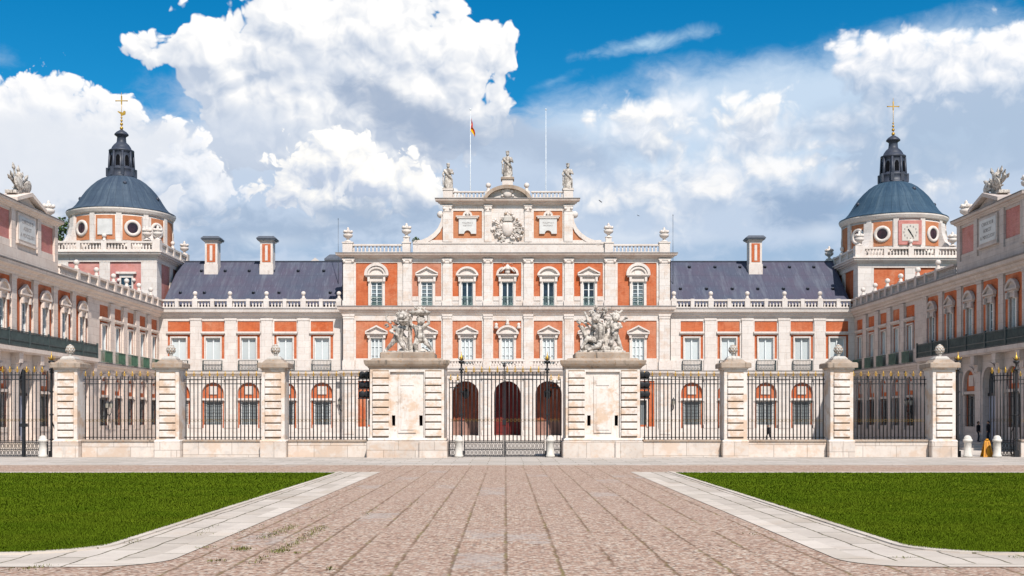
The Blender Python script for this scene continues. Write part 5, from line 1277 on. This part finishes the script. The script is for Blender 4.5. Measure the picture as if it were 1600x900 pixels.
# wall piece past the right gate
rail_panel(fx(1588)+.25, fx(1588)+2.2, zb, tp, .2, 'stub of iron railing beyond the open side gate at far right', y=FY+.3)
# bollards
def bollard():
    return MB().lathe([(.23, 0), (.23, .12), (.195, .15), (.185, .80), (.235, .83), (.24, .92), (.20, .94), (.195, .97), (.17, 1.06), (.10, 1.13), (.001, 1.15)], seg=20, m='bollard_stone').mesh('bollard')
BM = bollard()
for px, py, lb in ((717, 714, 'white stone bollard in front of the left post of the main gate'), (860, 714, 'white stone bollard in front of the right post of the main gate'), (67, 717, 'white stone bollard by the closed side gate at far left'), (1512, 714, 'white stone bollard left of the orange sign'), (1558, 714, 'white stone bollard right of the orange sign, by the open gate leaf')):
    y = 61.35; o = link('bollard', BM, None, ((px-VPX)/F*y, y, .02)); tag(o, lb, 'bollard', 'white stone bollards at the gates')
# orange folding caution board
root = empty('caution_board', ((1542-VPX)/F*62.0, 62.0, .02)); tag(root, 'orange folding caution board standing between two white bollards', 'caution sign')
for s in (-1, 1):
    m = MB(); m.add([(-.27, s*.22-.02, 0), (.27, s*.22-.02, 0), (.13, s*.02-.02, .86), (-.13, s*.02-.02, .86), (-.27, s*.22+.02, 0), (.27, s*.22+.02, 0), (.13, s*.02+.02, .86), (-.13, s*.02+.02, .86)], [(0, 1, 2, 3), (7, 6, 5, 4), (0, 4, 5, 1), (1, 5, 6, 2), (2, 6, 7, 3), (3, 7, 4, 0)], 'orange_plastic')
    for q in (-.09, .09): m.add([(q*1.6-.03, s*.215-.03*1, .05), (q*1.6+.03, s*.215-.03, .05), (q*.7+.025, s*.035-.03, .8), (q*.7-.025, s*.035-.03, .8)], [(0, 1, 2, 3)], 'orange_dark')
    m.build('panel', root)
MB().lathe([(.07, .86), (.09, .9), (.07, .95), (.001, .96)], seg=10, m='orange_plastic').build('handle', root)
# stacked black lamps fixed to the main piers
def lamp_stack(px, s, lb):
    root = empty('floodlight_stack', (fx(px), FY+.0, 0)); tag(root, lb, 'floodlights', 'black floodlight stacks on the railing')
    m = MB(); m.tube((-s*.25, 0, 2.0), (-s*.25, 0, 4.7), .03, 'iron')
    for k, z in enumerate((3.06, 3.56, 4.08)): m.box(-.34, .3, -.2, .2, z, z+.05, 'iron')
    m.build('bracket', root)
    for k, z in enumerate((3.12, 3.62, 4.14)):
        h = MB()
        for dx in (-.12, .14):
            h.lathe([(.02, -.15), (.12, -.12), (.16, .0), (.17, .14), (.13, .16)], (0, 0, 0), 12, 'iron'); o = len(h.v)-60
            for i in range(o, len(h.v)): x, y, zz = h.v[i]; h.v[i] = (x+dx, -zz-.04, y*1.0+.2)
        h.box(-.3, .28, -.04, .04, .001, .1, 'iron'); h.tube((-.12, 0, .02), (-.12, 0, .2), .02, 'iron'); h.tube((.14, 0, .02), (.14, 0, .2), .02, 'iron'); h.build('lamp_head', root, (0, 0, z))
lamp_stack(570, -1, 'stack of three black floodlights at the left side of the cherub pier'); lamp_stack(1006, 1, 'stack of three black floodlights at the right side of the right trophy pier')
# double-armed wall lanterns
def wall_lamp(loc, rz, lb):
    root = empty('wall_lantern', loc, rz); tag(root, lb, 'wall lantern', 'two-armed wall lanterns')
    m = MB(); m.lathe([(.02, -.95), (.10, -.7), (.20, -.3), (.16, .0), (.22, .2), (.10, .5), (.03, .8)], (0, -.12, 0), 8, 'iron', sy=.6)
    for s in (-1, 1): m.path([(0, -.15, -.3), (s*.3, -.3, -.4), (s*.5, -.34, -.15), (s*.5, -.34, .2)], .04, 'iron')
    m.build('bracket', root)
    for s in (-1, 1): MB().lathe([(.10, 0), (.17, .38)], (0, 0, 0), 6, 'lamp_glass', False).lathe([(.2, .38), (.13, .5), (.05, .58), (.02, .7)], (0, 0, 0), 6, 'iron', False).build('lamp', root, (s*.5, -.34, .22))
wall_lamp(((540-VPX)/F*PY, PY-.12, H+(HZ-636)/F*PY), 0, 'black two-armed lantern on the white wall left of the main gate'); wall_lamp(((1043-VPX)/F*PY, PY-.12, H+(HZ-636)/F*PY), 0, 'black two-armed lantern on the white wall right of the main gate')
yl = F*32.75/(790-160); wall_lamp((XL+.2, yl, 2.7), radians(90), 'black two-armed lantern on the left wing wall'); yl = F*33/(1430-790); wall_lamp((XR-.2, yl, 2.9), radians(-90), 'black two-armed lantern on the shaded right wing wall')
for a, lb in ((-3.66, 'dark lantern hanging in the left portico arch'), (3.92, 'dark lantern hanging in the right portico arch')):
    root = empty('hanging_lantern', (a, PY-2.6, 0)); tag(root, lb, 'hanging lantern', 'lanterns hanging in the portico')
    MB().lathe([(.12, 3.9), (.3, 4.1), (.34, 4.55), (.1, 4.8), (.03, 4.9)], seg=6, m='iron', smooth=False).build('lantern', root); MB().tube((0, 0, 4.9), (0, 0, 6.09), .02, 'iron').build('chain', root)
# ---------------------------------------------------------------- sculpture, people, flags and small things
def putto(m, O, S, pose):
    """child figure as overlapping limbs; O = feet centre, S = height scale, pose = dict of joint points relative to O (x right, y away, z up)"""
    P = {k: Vector(O)+Vector(v)*S for k, v in pose.items()}
    r = lambda q: q*S
    m.caps(P['hip'], P['chest'], r(.155), r(.165), 'stone_grey'); m.caps(P['chest'], P['neck'], r(.15), r(.07), 'stone_grey'); m.ball(P['head'], r(.135), 'stone_grey', 12, 1.12); m.tube(P['neck'], P['head'], r(.06), 'stone_grey')
    m.ball(P['hip']+Vector((0, -.03, .10))*S, r(.16), 'stone_grey'); hd = P['head']
    m.ball(hd+Vector((0, -.125, -.02))*S, r(.028), 'stone_grey', 6); m.ball(hd+Vector((-.05, -.09, -.05))*S, r(.05), 'stone_grey', 6); m.ball(hd+Vector((.05, -.09, -.05))*S, r(.05), 'stone_grey', 6)
    for k in range(12): a = k*pi/6; m.ball(hd+Vector((.11*cos(a), .03+.05*sin(a*2), .08+.05*sin(a)))*S, r(.055), 'stone_grey', 6)
    for s in ('l', 'r'):
        sh = P['chest'].lerp(P['neck'], .5)+Vector(((-.15 if s == 'l' else .15)*S, 0, 0))
        m.caps(P['chest'], sh, r(.11), r(.085), 'stone_grey'); m.caps(sh, P['elb_'+s], r(.08), r(.06), 'stone_grey'); m.caps(P['elb_'+s], P['hand_'+s], r(.06), r(.042), 'stone_grey')
        hv = (P['hand_'+s]-P['elb_'+s]).normalized(); m.caps(P['hand_'+s], P['hand_'+s]+hv*r(.07), r(.045), r(.03), 'stone_grey', 6)
        for q in range(4): m.caps(P['hand_'+s]+hv*r(.06)+Vector(((q-1.5)*.02*S, 0, 0)), P['hand_'+s]+hv*r(.115)+Vector(((q-1.5)*.026*S, -.01*S, 0)), r(.013), r(.010), 'stone_grey', 5)
        hp = P['hip']+Vector(((-.08 if s == 'l' else .08)*S, 0, 0))
        m.caps(hp, P['knee_'+s], r(.12), r(.082), 'stone_grey'); m.caps(P['knee_'+s], P['foot_'+s], r(.085), r(.05), 'stone_grey'); f = P['foot_'+s]; m.caps(f, f+Vector((0, -.12, -.03))*S, r(.052), r(.04), 'stone_grey', 6)
def drape(m, pts, r, n=3, seed=0):
    g = random.Random(seed)
    for k in range(n): m.path([Vector(p)+Vector((g.uniform(-.08, .08), g.uniform(-.06, .06), g.uniform(-.05, .05))) for p in pts], r*g.uniform(.7, 1.1), 'stone_grey', 6)
def leaves(m, c, rad, n, seed, s=.12):
    g = random.Random(seed)
    for k in range(n):
        a, b = g.uniform(0, 2*pi), g.uniform(-.6, 1.2); d = Vector((cos(a)*cos(b), sin(a)*cos(b)*.7, sin(b))); p = Vector(c)+d*rad*g.uniform(.5, .95); m.caps(p, p+d*s*1.3+Vector((0, 0, g.uniform(-.06, .06))), s*.6, s*.25, 'stone_grey', 6)
SZ = 5.48
# left: two cherubs lifting a basket and a lion mask
x0 = fx(638); m = MB(); Yp = 0.
putto(m, (.62, 0, .06), 1.62, dict(hip=(.02, 0, .46), chest=(-.04, -.02, .80), neck=(-.02, -.02, .97), head=(.04, -.06, 1.09), elb_l=(-.36, -.02, 1.02), hand_l=(-.26, -.02, 1.32), elb_r=(.30, -.02, 1.02), hand_r=(.28, -.02, 1.32), knee_l=(-.14, -.10, .26), foot_l=(-.12, -.02, .02), knee_r=(.26, -.02, .28), foot_r=(.44, -.02, .03)))
putto(m, (-.52, .05, .06), 1.5, dict(hip=(-.06, 0, .50), chest=(.02, -.04, .84), neck=(.08, -.06, 1.0), head=(.12, -.10, 1.16), elb_l=(-.32, -.08, .80), hand_l=(-.10, -.22, .66), elb_r=(.30, -.10, .86), hand_r=(.34, -.14, 1.16), knee_l=(-.30, -.04, .28), foot_l=(-.52, .04, .04), knee_r=(.12, -.14, .26), foot_r=(.24, -.04, .02)))
m.lathe([(.1, 0), (.42, .06), (.60, .16), (.64, .26), (.5, .30)], (.62, 0, 2.12), 14, 'stone_grey', sy=.6); leaves(m, (.52, 0, 2.30), .42, 30, 1, .10)
m.ball((-.28, -.1, 1.98), .36, 'stone_grey', 12, 1.15); leaves(m, (-.32, 0, 2.12), .44, 18, 2, .10); m.box(-.5, -.02, -.52, -.38, 1.78, 1.84, 'stone_grey'); m.ball((-.40, -.42, 2.04), .09, 'stone_grey', 6); m.ball((-.14, -.42, 2.06), .09, 'stone_grey', 6); m.ball((-.27, -.5, 1.95), .1, 'stone_grey', 6)
leaves(m, (-.92, .1, 1.62), .34, 16, 4, .11); m.path([(-1.0, .1, 1.7), (-1.22, .1, 1.9), (-1.25, .1, 2.1), (-1.1, .1, 2.25)], .05, 'stone_grey')
drape(m, [(-.05, .05, 1.9), (.05, .1, 1.3), (.1, .05, .7), (.15, 0, .1)], .10, 4, 3); drape(m, [(-.5, .16, 1.3), (-.2, .2, .8), (0, .15, .3), (.1, .1, .05)], .09, 3, 5)
m.ball((-.3, .2, .12), .3, 'stone_grey', 10, .6); m.ball((.75, .25, .12), .34, 'stone_grey', 10, .5); m.ball((.1, .25, .3), .25, 'stone_grey', 10, 1.2); m.box(-1.3, 1.3, -.42, .55, -.02, .1, 'stone_grey')
o = fuse(m, 'cherub_sculpture', .022, 'stone_sculpt' if 'stone_sculpt' in MATS else 'stone_grey', None, (x0, FY+.2, SZ), 0, 1, .014, 6.)
o.scale = (.95, .95, .91); tag(o, 'weathered stone sculpture of two cherubs lifting a basket and a mask, on the left pier', 'sculpture', 'trophy sculptures on the gate piers')
# right: struggling pair with wreath and wings
x0 = fx(940); m = MB()
putto(m, (-.15, -.02, .10), 1.6, dict(hip=(.02, 0, .34), chest=(.06, -.06, .72), neck=(.0, -.08, .93), head=(-.10, -.14, 1.06), elb_l=(-.32, -.06, .98), hand_l=(-.42, 0, 1.2), elb_r=(.30, -.10, .90), hand_r=(.44, 0, 1.1), knee_l=(-.36, -.14, .40), foot_l=(-.56, -.1, .12), knee_r=(-.02, -.26, .14), foot_r=(-.34, -.22, .04)))
putto(m, (.66, .02, .08), 1.5, dict(hip=(.0, 0, .52), chest=(.03, -.02, .86), neck=(.05, -.03, 1.02), head=(.06, -.06, 1.17), elb_l=(-.24, -.12, .84), hand_l=(-.44, -.18, .98), elb_r=(.24, -.1, .86), hand_r=(.06, -.22, .78), knee_l=(-.10, -.16, .30), foot_l=(-.14, -.02, .02), knee_r=(.18, -.02, .28), foot_r=(.30, .04, .03)))
leaves(m, (-.15, .12, 2.0), .5, 34, 7, .12); leaves(m, (-1.0, .05, 1.5), .32, 18, 8, .11); leaves(m, (1.0, .1, 1.78), .32, 14, 9, .10); leaves(m, (.35, .1, 2.12), .32, 14, 10, .10)
drape(m, [(-1.0, .1, 1.4), (-.85, .1, .9), (-.7, .1, .5), (-.3, .0, .25)], .11, 4, 11); drape(m, [(.2, .1, 1.5), (.25, .1, .9), (.3, .05, .4), (.2, .0, .1)], .09, 3, 12); drape(m, [(-.4, .2, 1.6), (-.5, .2, .9), (-.45, .1, .3)], .10, 3, 13)
m.path([(.55, 0, 2.0), (.75, 0, 2.2), (.95, 0, 2.1), (1.1, 0, 2.25)], .06, 'stone_grey'); m.ball((-.75, .1, .28), .36, 'stone_grey', 10, .7); m.ball((.2, .1, .2), .42, 'stone_grey', 10, .55); m.ball((.75, .1, .2), .3, 'stone_grey', 10, .6); m.box(-1.25, 1.25, -.42, .55, -.02, .1, 'stone_grey')
o = fuse(m, 'figure_sculpture', .022, 'stone_sculpt' if 'stone_sculpt' in MATS else 'stone_grey', None, (x0, FY+.2, SZ), 0, 1, .014, 6.)
tag(o, 'weathered stone sculpture of entwined figures under a leafy wreath, on the right pier', 'sculpture', 'trophy sculptures on the gate piers')
# trophies of arms over the wings
for side, lb in ((-1, 'pale stone trophy of spears and shields on the left wing gable'), (1, 'pale stone trophy of shields and banners on the right wing gable')):
    m = MB(); g = random.Random(5+side)
    m.caps((0, 0, .2), (0, 0, 1.2), .42, .3, 'stone_grey'); m.ball((.0, -.05, 1.45), .26, 'stone_grey')
    for dx, dz, tilt in ((-.62, .75, .2), (.6, .7, -.3)):
        o = len(m.v); m.lathe([(.02, -.2), (.36, -.14), (.56, 0), (.5, .08)], (0, 0, 0), 14, 'stone_grey')
        for i in range(o, len(m.v)): x, y, z = m.v[i]; m.v[i] = (x+dx, z-.35+y*tilt, y+dz)
    for k in range(7):
        a = radians(-60+20*k+g.uniform(-4, 4)); L = g.uniform(1.2, 2.0); b = Vector((.3*sin(a), .05, .6)); e = b+Vector((L*sin(a)*.85, .1*g.uniform(-1, 1), L*cos(a)*.78)); m.tube(b, e, .09, 'stone_grey', .08); d = (e-b).normalized(); m.caps(e, e+d*.34, .15, .04, 'stone_grey', 6)
        if k % 2 == 1: m.add([tuple(e), tuple(e-d*.7), tuple(e-d*.7+Vector((.35, -.05, -.1))), tuple(e-d*.1+Vector((.32, -.05, -.12))), tuple(e+Vector((0, .1, 0))), tuple(e-d*.7+Vector((0, .1, 0))), tuple(e-d*.7+Vector((.35, .05, -.1))), tuple(e-d*.1+Vector((.32, .05, -.12)))], [(0, 1, 2, 3), (7, 6, 5, 4), (0, 4, 5, 1), (1, 5, 6, 2), (2, 6, 7, 3), (3, 7, 4, 0)], 'stone_grey')
    leaves(m, (0, -.1, .5), .7, 26, 20+side, .16); m.box(-1.1, 1.1, -.4, .5, -.05, .2, 'stone_grey')
    o = fuse(m, 'trophy', .035, 'stone_sculpt', None, (XL-.35 if side < 0 else XR+.35, PY-31.5, 17.2), radians(90) if side < 0 else radians(-90), 1, .02, 5.); o.scale = (1.15, .85, .92)
    tag(o, lb, 'sculpture', 'trophies of arms on the wing gables')
# robed statues on the attic
def statue(px, zb, s, lb, seed, crown):
    g = random.Random(seed); m = MB(); r = s
    m.lathe([(.34*r, 0), (.36*r, .1*r), (.30*r, .5*r), (.27*r, .85*r), (.24*r, 1.05*r), (.28*r, 1.3*r), (.26*r, 1.42*r), (.10*r, 1.54*r), (.07*r, 1.6*r)], (0, 0, .1), 14, 'stone_grey', sy=.8)
    m.ball((0, -.03*r, .1+1.72*r), .125*r, 'stone_grey', 12, 1.2); m.ball((0, -.14*r, .1+1.64*r), .06*r, 'stone_grey', 6); m.ball((0, -.15*r, .1+1.73*r), .025*r, 'stone_grey', 6)
    for k in range(12):
        a = 2*pi*k/12+g.uniform(-.1, .1); m.path([(.30*r*cos(a), .24*r*sin(a), .1), (.29*r*cos(a), .23*r*sin(a), .5*r), (.22*r*cos(a+.2), .18*r*sin(a+.2), 1.0*r+.1)], .05*r, 'stone_grey', 5)
    L = -1 if crown != 2 else 1
    m.caps((-.26*r, 0, .1+1.40*r), (-.40*r, -.06*r, .1+1.08*r), .09*r, .07*r, 'stone_grey'); m.caps((-.40*r, -.06*r, .1+1.08*r), (-.30*r, -.26*r, .1+.92*r), .07*r, .05*r, 'stone_grey')
    m.caps((.26*r, 0, .1+1.40*r), (.38*r, -.08*r, .1+1.12*r), .09*r, .07*r, 'stone_grey'); m.caps((.38*r, -.08*r, .1+1.12*r), (.14*r, -.28*r, .1+1.18*r), .07*r, .05*r, 'stone_grey')
    m.path([(-.3*r, -.1*r, .1+1.38*r), (0, -.26*r, .1+1.0*r), (.28*r, -.18*r, .1+.7*r), (.3*r, -.05*r, .1+.2*r)], .08*r, 'stone_grey')
    m.path([(-.38*r, -.2*r, .1+.2*r), (-.36*r, -.2*r, .1+1.0*r)], .05*r, 'stone_grey')
    m.lathe([(.13*r, 0), (.15*r, .1*r), (.12*r, .12*r)], (0, -.02*r, .1+1.80*r), 8, 'stone_grey'); m.box(-.42*r, .42*r, -.34*r, .34*r, 0, .12, 'stone_grey')
    o = fuse(m, 'statue', .03, 'stone_sculpt', None, ((px-VPX)/16.667, PY+CB+.35, zb), 0, 1, .012, 7.); tag(o, lb, 'statue', 'robed stone statues on the attic roofline'); return o
statue(700, at1+.92, 1.25, 'robed stone statue at the left end of the attic roofline', 1, 0); statue(793, cz(278)+.0, 1.30, 'crowned stone statue above the central gable, highest of the three', 2, 1); statue(887.5, at1+.92, 1.25, 'robed stone statue at the right end of the attic roofline', 3, 2)
# flag poles, flag and rods
for px, y, top, lb, cat, mat, r, nm in ((735, PY+3, 172, 'white flagpole flying a red and yellow flag above the palace', 'flagpole', 'pole_white', .062, 'flagpole'), (853, PY+3, 172, 'bare white flagpole without a flag above the palace', 'flagpole', 'pole_white', .058, 'flagpole'), (528.5, PY+4, 342, 'thin dark lightning rod beside the left end of the centre block', 'lightning rod', 'steel', .035, 'lightning_rod'), (1051.5, PY+4, 336, 'thin dark lightning rod beside the right end of the centre block', 'lightning rod', 'steel', .035, 'lightning_rod')):
    x = (px-VPX)/F*y; zt = H+(HZ-top)/F*y; zb0 = 17.5 if cat == 'flagpole' else 14.2
    if cat == 'flagpole':
        root = empty(nm, (x, y, 0)); MB().tube((0, 0, zb0), (0, 0, zt), r, mat, r*.5, 8).build('pole', root); MB().ball((0, 0, zt+.06), .09, mat, 8).build('truck', root)
        tag(root, lb, cat)
    else: o = MB().tube((0, 0, zb0), (0, 0, zt), r, mat, r*.6, 6).ball((0, 0, zt), .05, mat, 6).build(nm, None, (x, y, 0)); tag(o, lb, cat)
y = PY+3; x = (735-VPX)/F*y; zt = H+(HZ-184)/F*y; zb0 = H+(HZ-222)/F*y
def flag():
    n, k = 14, 9; vs = []; fs = []; mi = []
    for th in (0., .012):
        for j in range(k+1):
            for i in range(n+1):
                u = i/n; v = j/k; fall = .75*u*(1-.2*v)
                xx = .06+.34*sin(pi*.5*u)*(.5+.5*sin(v*5+1.))*(1-.3*v)-.30*u*u*(1-v)*.5; yy = .10*sin(u*9+v*3)*u+th; zz = zt-(zt-zb0-.9)*(1-v)*.62-fall*1.4-.05*sin(u*7)
                vs.append((xx, yy, zz))
    N = (n+1)*(k+1); mb = MB()
    for lay in (0, 1):
        for j in range(k):
            for i in range(n):
                f = [j*(n+1)+i, j*(n+1)+i+1, (j+1)*(n+1)+i+1, (j+1)*(n+1)+i]; m_ = 'flag_yellow' if 2 <= j < 7 else 'flag_red'
                mb.add([vs[lay*N+q] for q in f], [(0, 1, 2, 3)], m_, True)
    return mb
o = flag().build('flag', None, (x, y, 0)); o.scale = (1.6, 1.4, 1.); tag(o, 'limp red and yellow flag hanging from the left flagpole', 'flag')
# a few plants that have seeded themselves, and a tree crown beyond the left wing
def tuft(nm, loc, R, n, mat, lb, cat, grp=None, leaf=.12):
    root = empty(nm, loc); tag(root, lb, cat, grp); g = random.Random(int(loc[0]*7)); m = MB(); st = MB()
    for k in range(n):
        a, b, q = g.uniform(0, 2*pi), g.uniform(-.2, 1.45), g.uniform(.25, 1)**.6; d = Vector((cos(a)*cos(b), sin(a)*cos(b), sin(b)*1.15)); p = d*R*q; t = Vector((g.uniform(-1, 1), g.uniform(-1, 1), g.uniform(-.6, 1))).normalized(); u = t.orthogonal().normalized()
        m.add([p-u*leaf*.3, p+t*leaf*.6, p+u*leaf*.3, p-t*leaf*.6], [(0, 1, 2, 3)], mat)
    for k in range(7): a = k*.9; st.tube((0, 0, -.3), (R*.5*cos(a), R*.5*sin(a), R*.7), .02*R+.006, 'bark', .004)
    m.build('foliage', root); st.build('stem', root)
yq = PY+CB+.4; tuft('weed_plant', ((650-VPX)/F*yq, yq, H+(HZ-378)/F*yq), .42, 160, 'leaf', 'green weed growing on the parapet beside the left sweeping volute', 'plant', None, .14)
def tree(px, py, y, R, hgt, lb):
    x = (px-VPX)/F*y; zt = H+(HZ-py)/F*y; root = empty('tree', (x, y, 0)); tag(root, lb, 'tree'); g = random.Random(px)
    t = MB(); t.tube((0, 0, 0), (0, 0, zt-R), .28, 'bark', .12, 8); m = MB()
    cl = [(Vector((g.uniform(-1, 1)*R, g.uniform(-1, 1)*R, g.uniform(-.9, .8)*R)), g.uniform(.3, .6)*R) for _ in range(9)]
    for c, r in cl:
        t.tube((0, 0, zt-R*1.6), c+Vector((0, 0, zt-R)), .07, 'bark', .02)
        for k in range(230):
            d = Vector((g.gauss(0, 1), g.gauss(0, 1), g.gauss(0, 1))).normalized()*r*g.uniform(.3, 1)+c+Vector((0, 0, zt-R)); tt = Vector((g.uniform(-1, 1), g.uniform(-1, 1), g.uniform(-1, 1))).normalized(); u = tt.orthogonal().normalized(); q = g.uniform(.12, .24)
            m.add([d-u*q*.5, d+tt*q, d+u*q*.5, d-tt*q], [(0, 1, 2, 3)], 'leaf' if g.random() < .6 else 'leaf_dark')
    t.build('trunk', root); m.build('crown', root)
tree(101, 350, 128, 1.9, 0, 'green treetop showing between the left wing and the left tower')
# birds
bm_ = MB(); bm_.lathe([(.001, -.1), (.03, -.05), (.035, .02), (.02, .08), (.001, .14)], seg=6, m='bird_black'); bm_.v = [(x, z, y) for x, y, z in bm_.v]
for s in (-1, 1): bm_.add([(0, -.03, .01), (s*.12, -.07, .08), (s*.26, .05, .04), (s*.1, .03, .03), (0, .04, .01), (0, -.03, 0), (s*.12, -.07, .072), (s*.26, .05, .036), (s*.1, .03, .022), (0, .04, 0)], [(0, 1, 2, 3, 4), (9, 8, 7, 6, 5)], 'bird_black')
BRD = bm_.mesh('bird')
for px, py, lb in ((938, 315, 'small dark swift in flight, lower of the two right of the attic statue'), (997, 337, 'small dark swift flying over the right end of the centre block')):
    y = 85; o = link('bird', BRD, None, ((px-VPX)/F*y, y, H+(HZ-py)/F*y), .6 if px < 950 else -.9); o.rotation_euler[1] = .5; o.scale = (.7,)*3; tag(o, lb, 'bird', 'swifts in the sky')
# ---- people
def person(loc, h, rz, lb, walk=0., bag=False):
    root = empty('person', loc, rz); tag(root, lb, 'person'); s = h/1.75; V = lambda x, y, z: Vector((x, y, z))*s
    st = .26*walk
    hip = [V(-.10, 0, .92), V(.10, 0, .92)]; knee = [V(-.11, -.05-st*.55, .50), V(.11, -.03+st*.35, .50)]; ank = [V(-.11, -st, .09), V(.11, st*1.15, .10+.06*walk)]
    sh = [V(-.19, 0, 1.43), V(.19, 0, 1.43)]; elb = [V(-.26, .03+st*.5, 1.14), V(.26, .03-st*.5, 1.14)]; hnd = [V(-.25, -.10+st*.8, .90), V(.25, -.10-st*.8, .90)]
    b = MB()
    b.caps(V(0, 0, 1.0), V(0, -.01, 1.34), .125*s, .14*s, 'skin'); b.caps(V(0, 0, 1.4), V(0, -.02, 1.53), .06*s, .055*s, 'skin'); b.ball(V(0, -.03, 1.64), .098*s, 'skin', 14, 1.2)
    b.ball(V(0, -.125, 1.625), .02*s, 'skin', 6); b.ball(V(0, -.10, 1.575), .03*s, 'skin', 6)
    for q in (-1, 1): b.ball(V(q*.1, -.02, 1.63), .024*s, 'skin', 6); b.ball(V(q*.035, -.112, 1.655), .012*s, 'skin', 6)
    for i in (0, 1):
        b.caps(hip[i], knee[i], .07*s, .05*s, 'skin'); b.caps(knee[i], ank[i], .05*s, .035*s, 'skin'); b.caps(V(0, 0, 1.38), sh[i], .07*s, .05*s, 'skin'); b.caps(sh[i], elb[i], .045*s, .036*s, 'skin'); b.caps(elb[i], hnd[i], .036*s, .024*s, 'skin')
        d = (hnd[i]-elb[i]).normalized(); pm = hnd[i]+d*.05*s; b.caps(hnd[i], pm, .028*s, .03*s, 'skin', 8)
        for q in range(4): a = pm+V((q-1.5)*.014, -.005, 0); b.caps(a, a+d*(.06-.006*abs(q-1.3))*s+V(0, -.012, 0), .0085*s, .007*s, 'skin', 5)
        b.caps(hnd[i]+V(0, -.02, 0), hnd[i]+d*.05*s+V(0, -.05, 0), .010*s, .008*s, 'skin', 5)
    fuse(b, 'body', .011*s, 'skin', root, smooth=1)
    j = MB(); j.caps(V(0, 0, .95), V(0, -.01, 1.34), .165*s, .175*s, 'black_cloth'); j.caps(V(-.12, 0, 1.38), V(.12, 0, 1.38), .10*s, .10*s, 'black_cloth'); j.caps(V(-.09, 0, .9), V(.09, 0, .9), .13*s, .13*s, 'black_cloth')
    for i in (0, 1): j.caps(sh[i], elb[i], .075*s, .06*s, 'black_cloth'); j.caps(elb[i], hnd[i].lerp(elb[i], .12), .06*s, .045*s, 'black_cloth')
    fuse(j, 'jacket', .018*s, 'black_cloth', root, smooth=2)
    t = MB()
    for i in (0, 1): t.caps(hip[i], knee[i], .098*s, .072*s, 'dark_jeans'); t.caps(knee[i], ank[i], .072*s, .058*s, 'dark_jeans')
    fuse(t, 'trousers', .018*s, 'dark_jeans', root, smooth=2)
    for i in (0, 1):
        f = MB(); f.caps(ank[i]+V(0, .04, -.04), ank[i]+V(0, -.15, -.055), .05*s, .036*s, 'black_cloth'); fuse(f, 'shoe', .016*s, 'black_cloth', root, smooth=1)
    hr = MB(); hr.ball(V(0, -.005, 1.675), .105*s, 'hair', 14, 1.1); hr.ball(V(0, .04, 1.63), .085*s, 'hair', 10); fuse(hr, 'hair', .014*s, 'hair', root, smooth=1)
    if bag: pass
    return root
yw = 109.6; person(((1201-VPX)/F*yw, yw, .004), 1.47, radians(-70), 'person in dark clothes walking behind the railing on the right', 1.)
person(((1528.5-VPX)/F*79.6, 79.6, .48), 1.36, radians(60), 'person in black standing on the steps of the right wing door, nearer the railing', .15); person(((1544.5-VPX)/F*78.9, 78.9, .48), 1.40, radians(-100), 'person in black standing in the right wing doorway, facing away', .1)
bpy.data.scenes.remove(TMP)
# ---------------------------------------------------------------- to metres
for o in list(SC.objects):
    if o.parent is None and o.type in ('MESH', 'EMPTY'):
        o.location = o.location*SCALE; o.scale = o.scale*SCALE
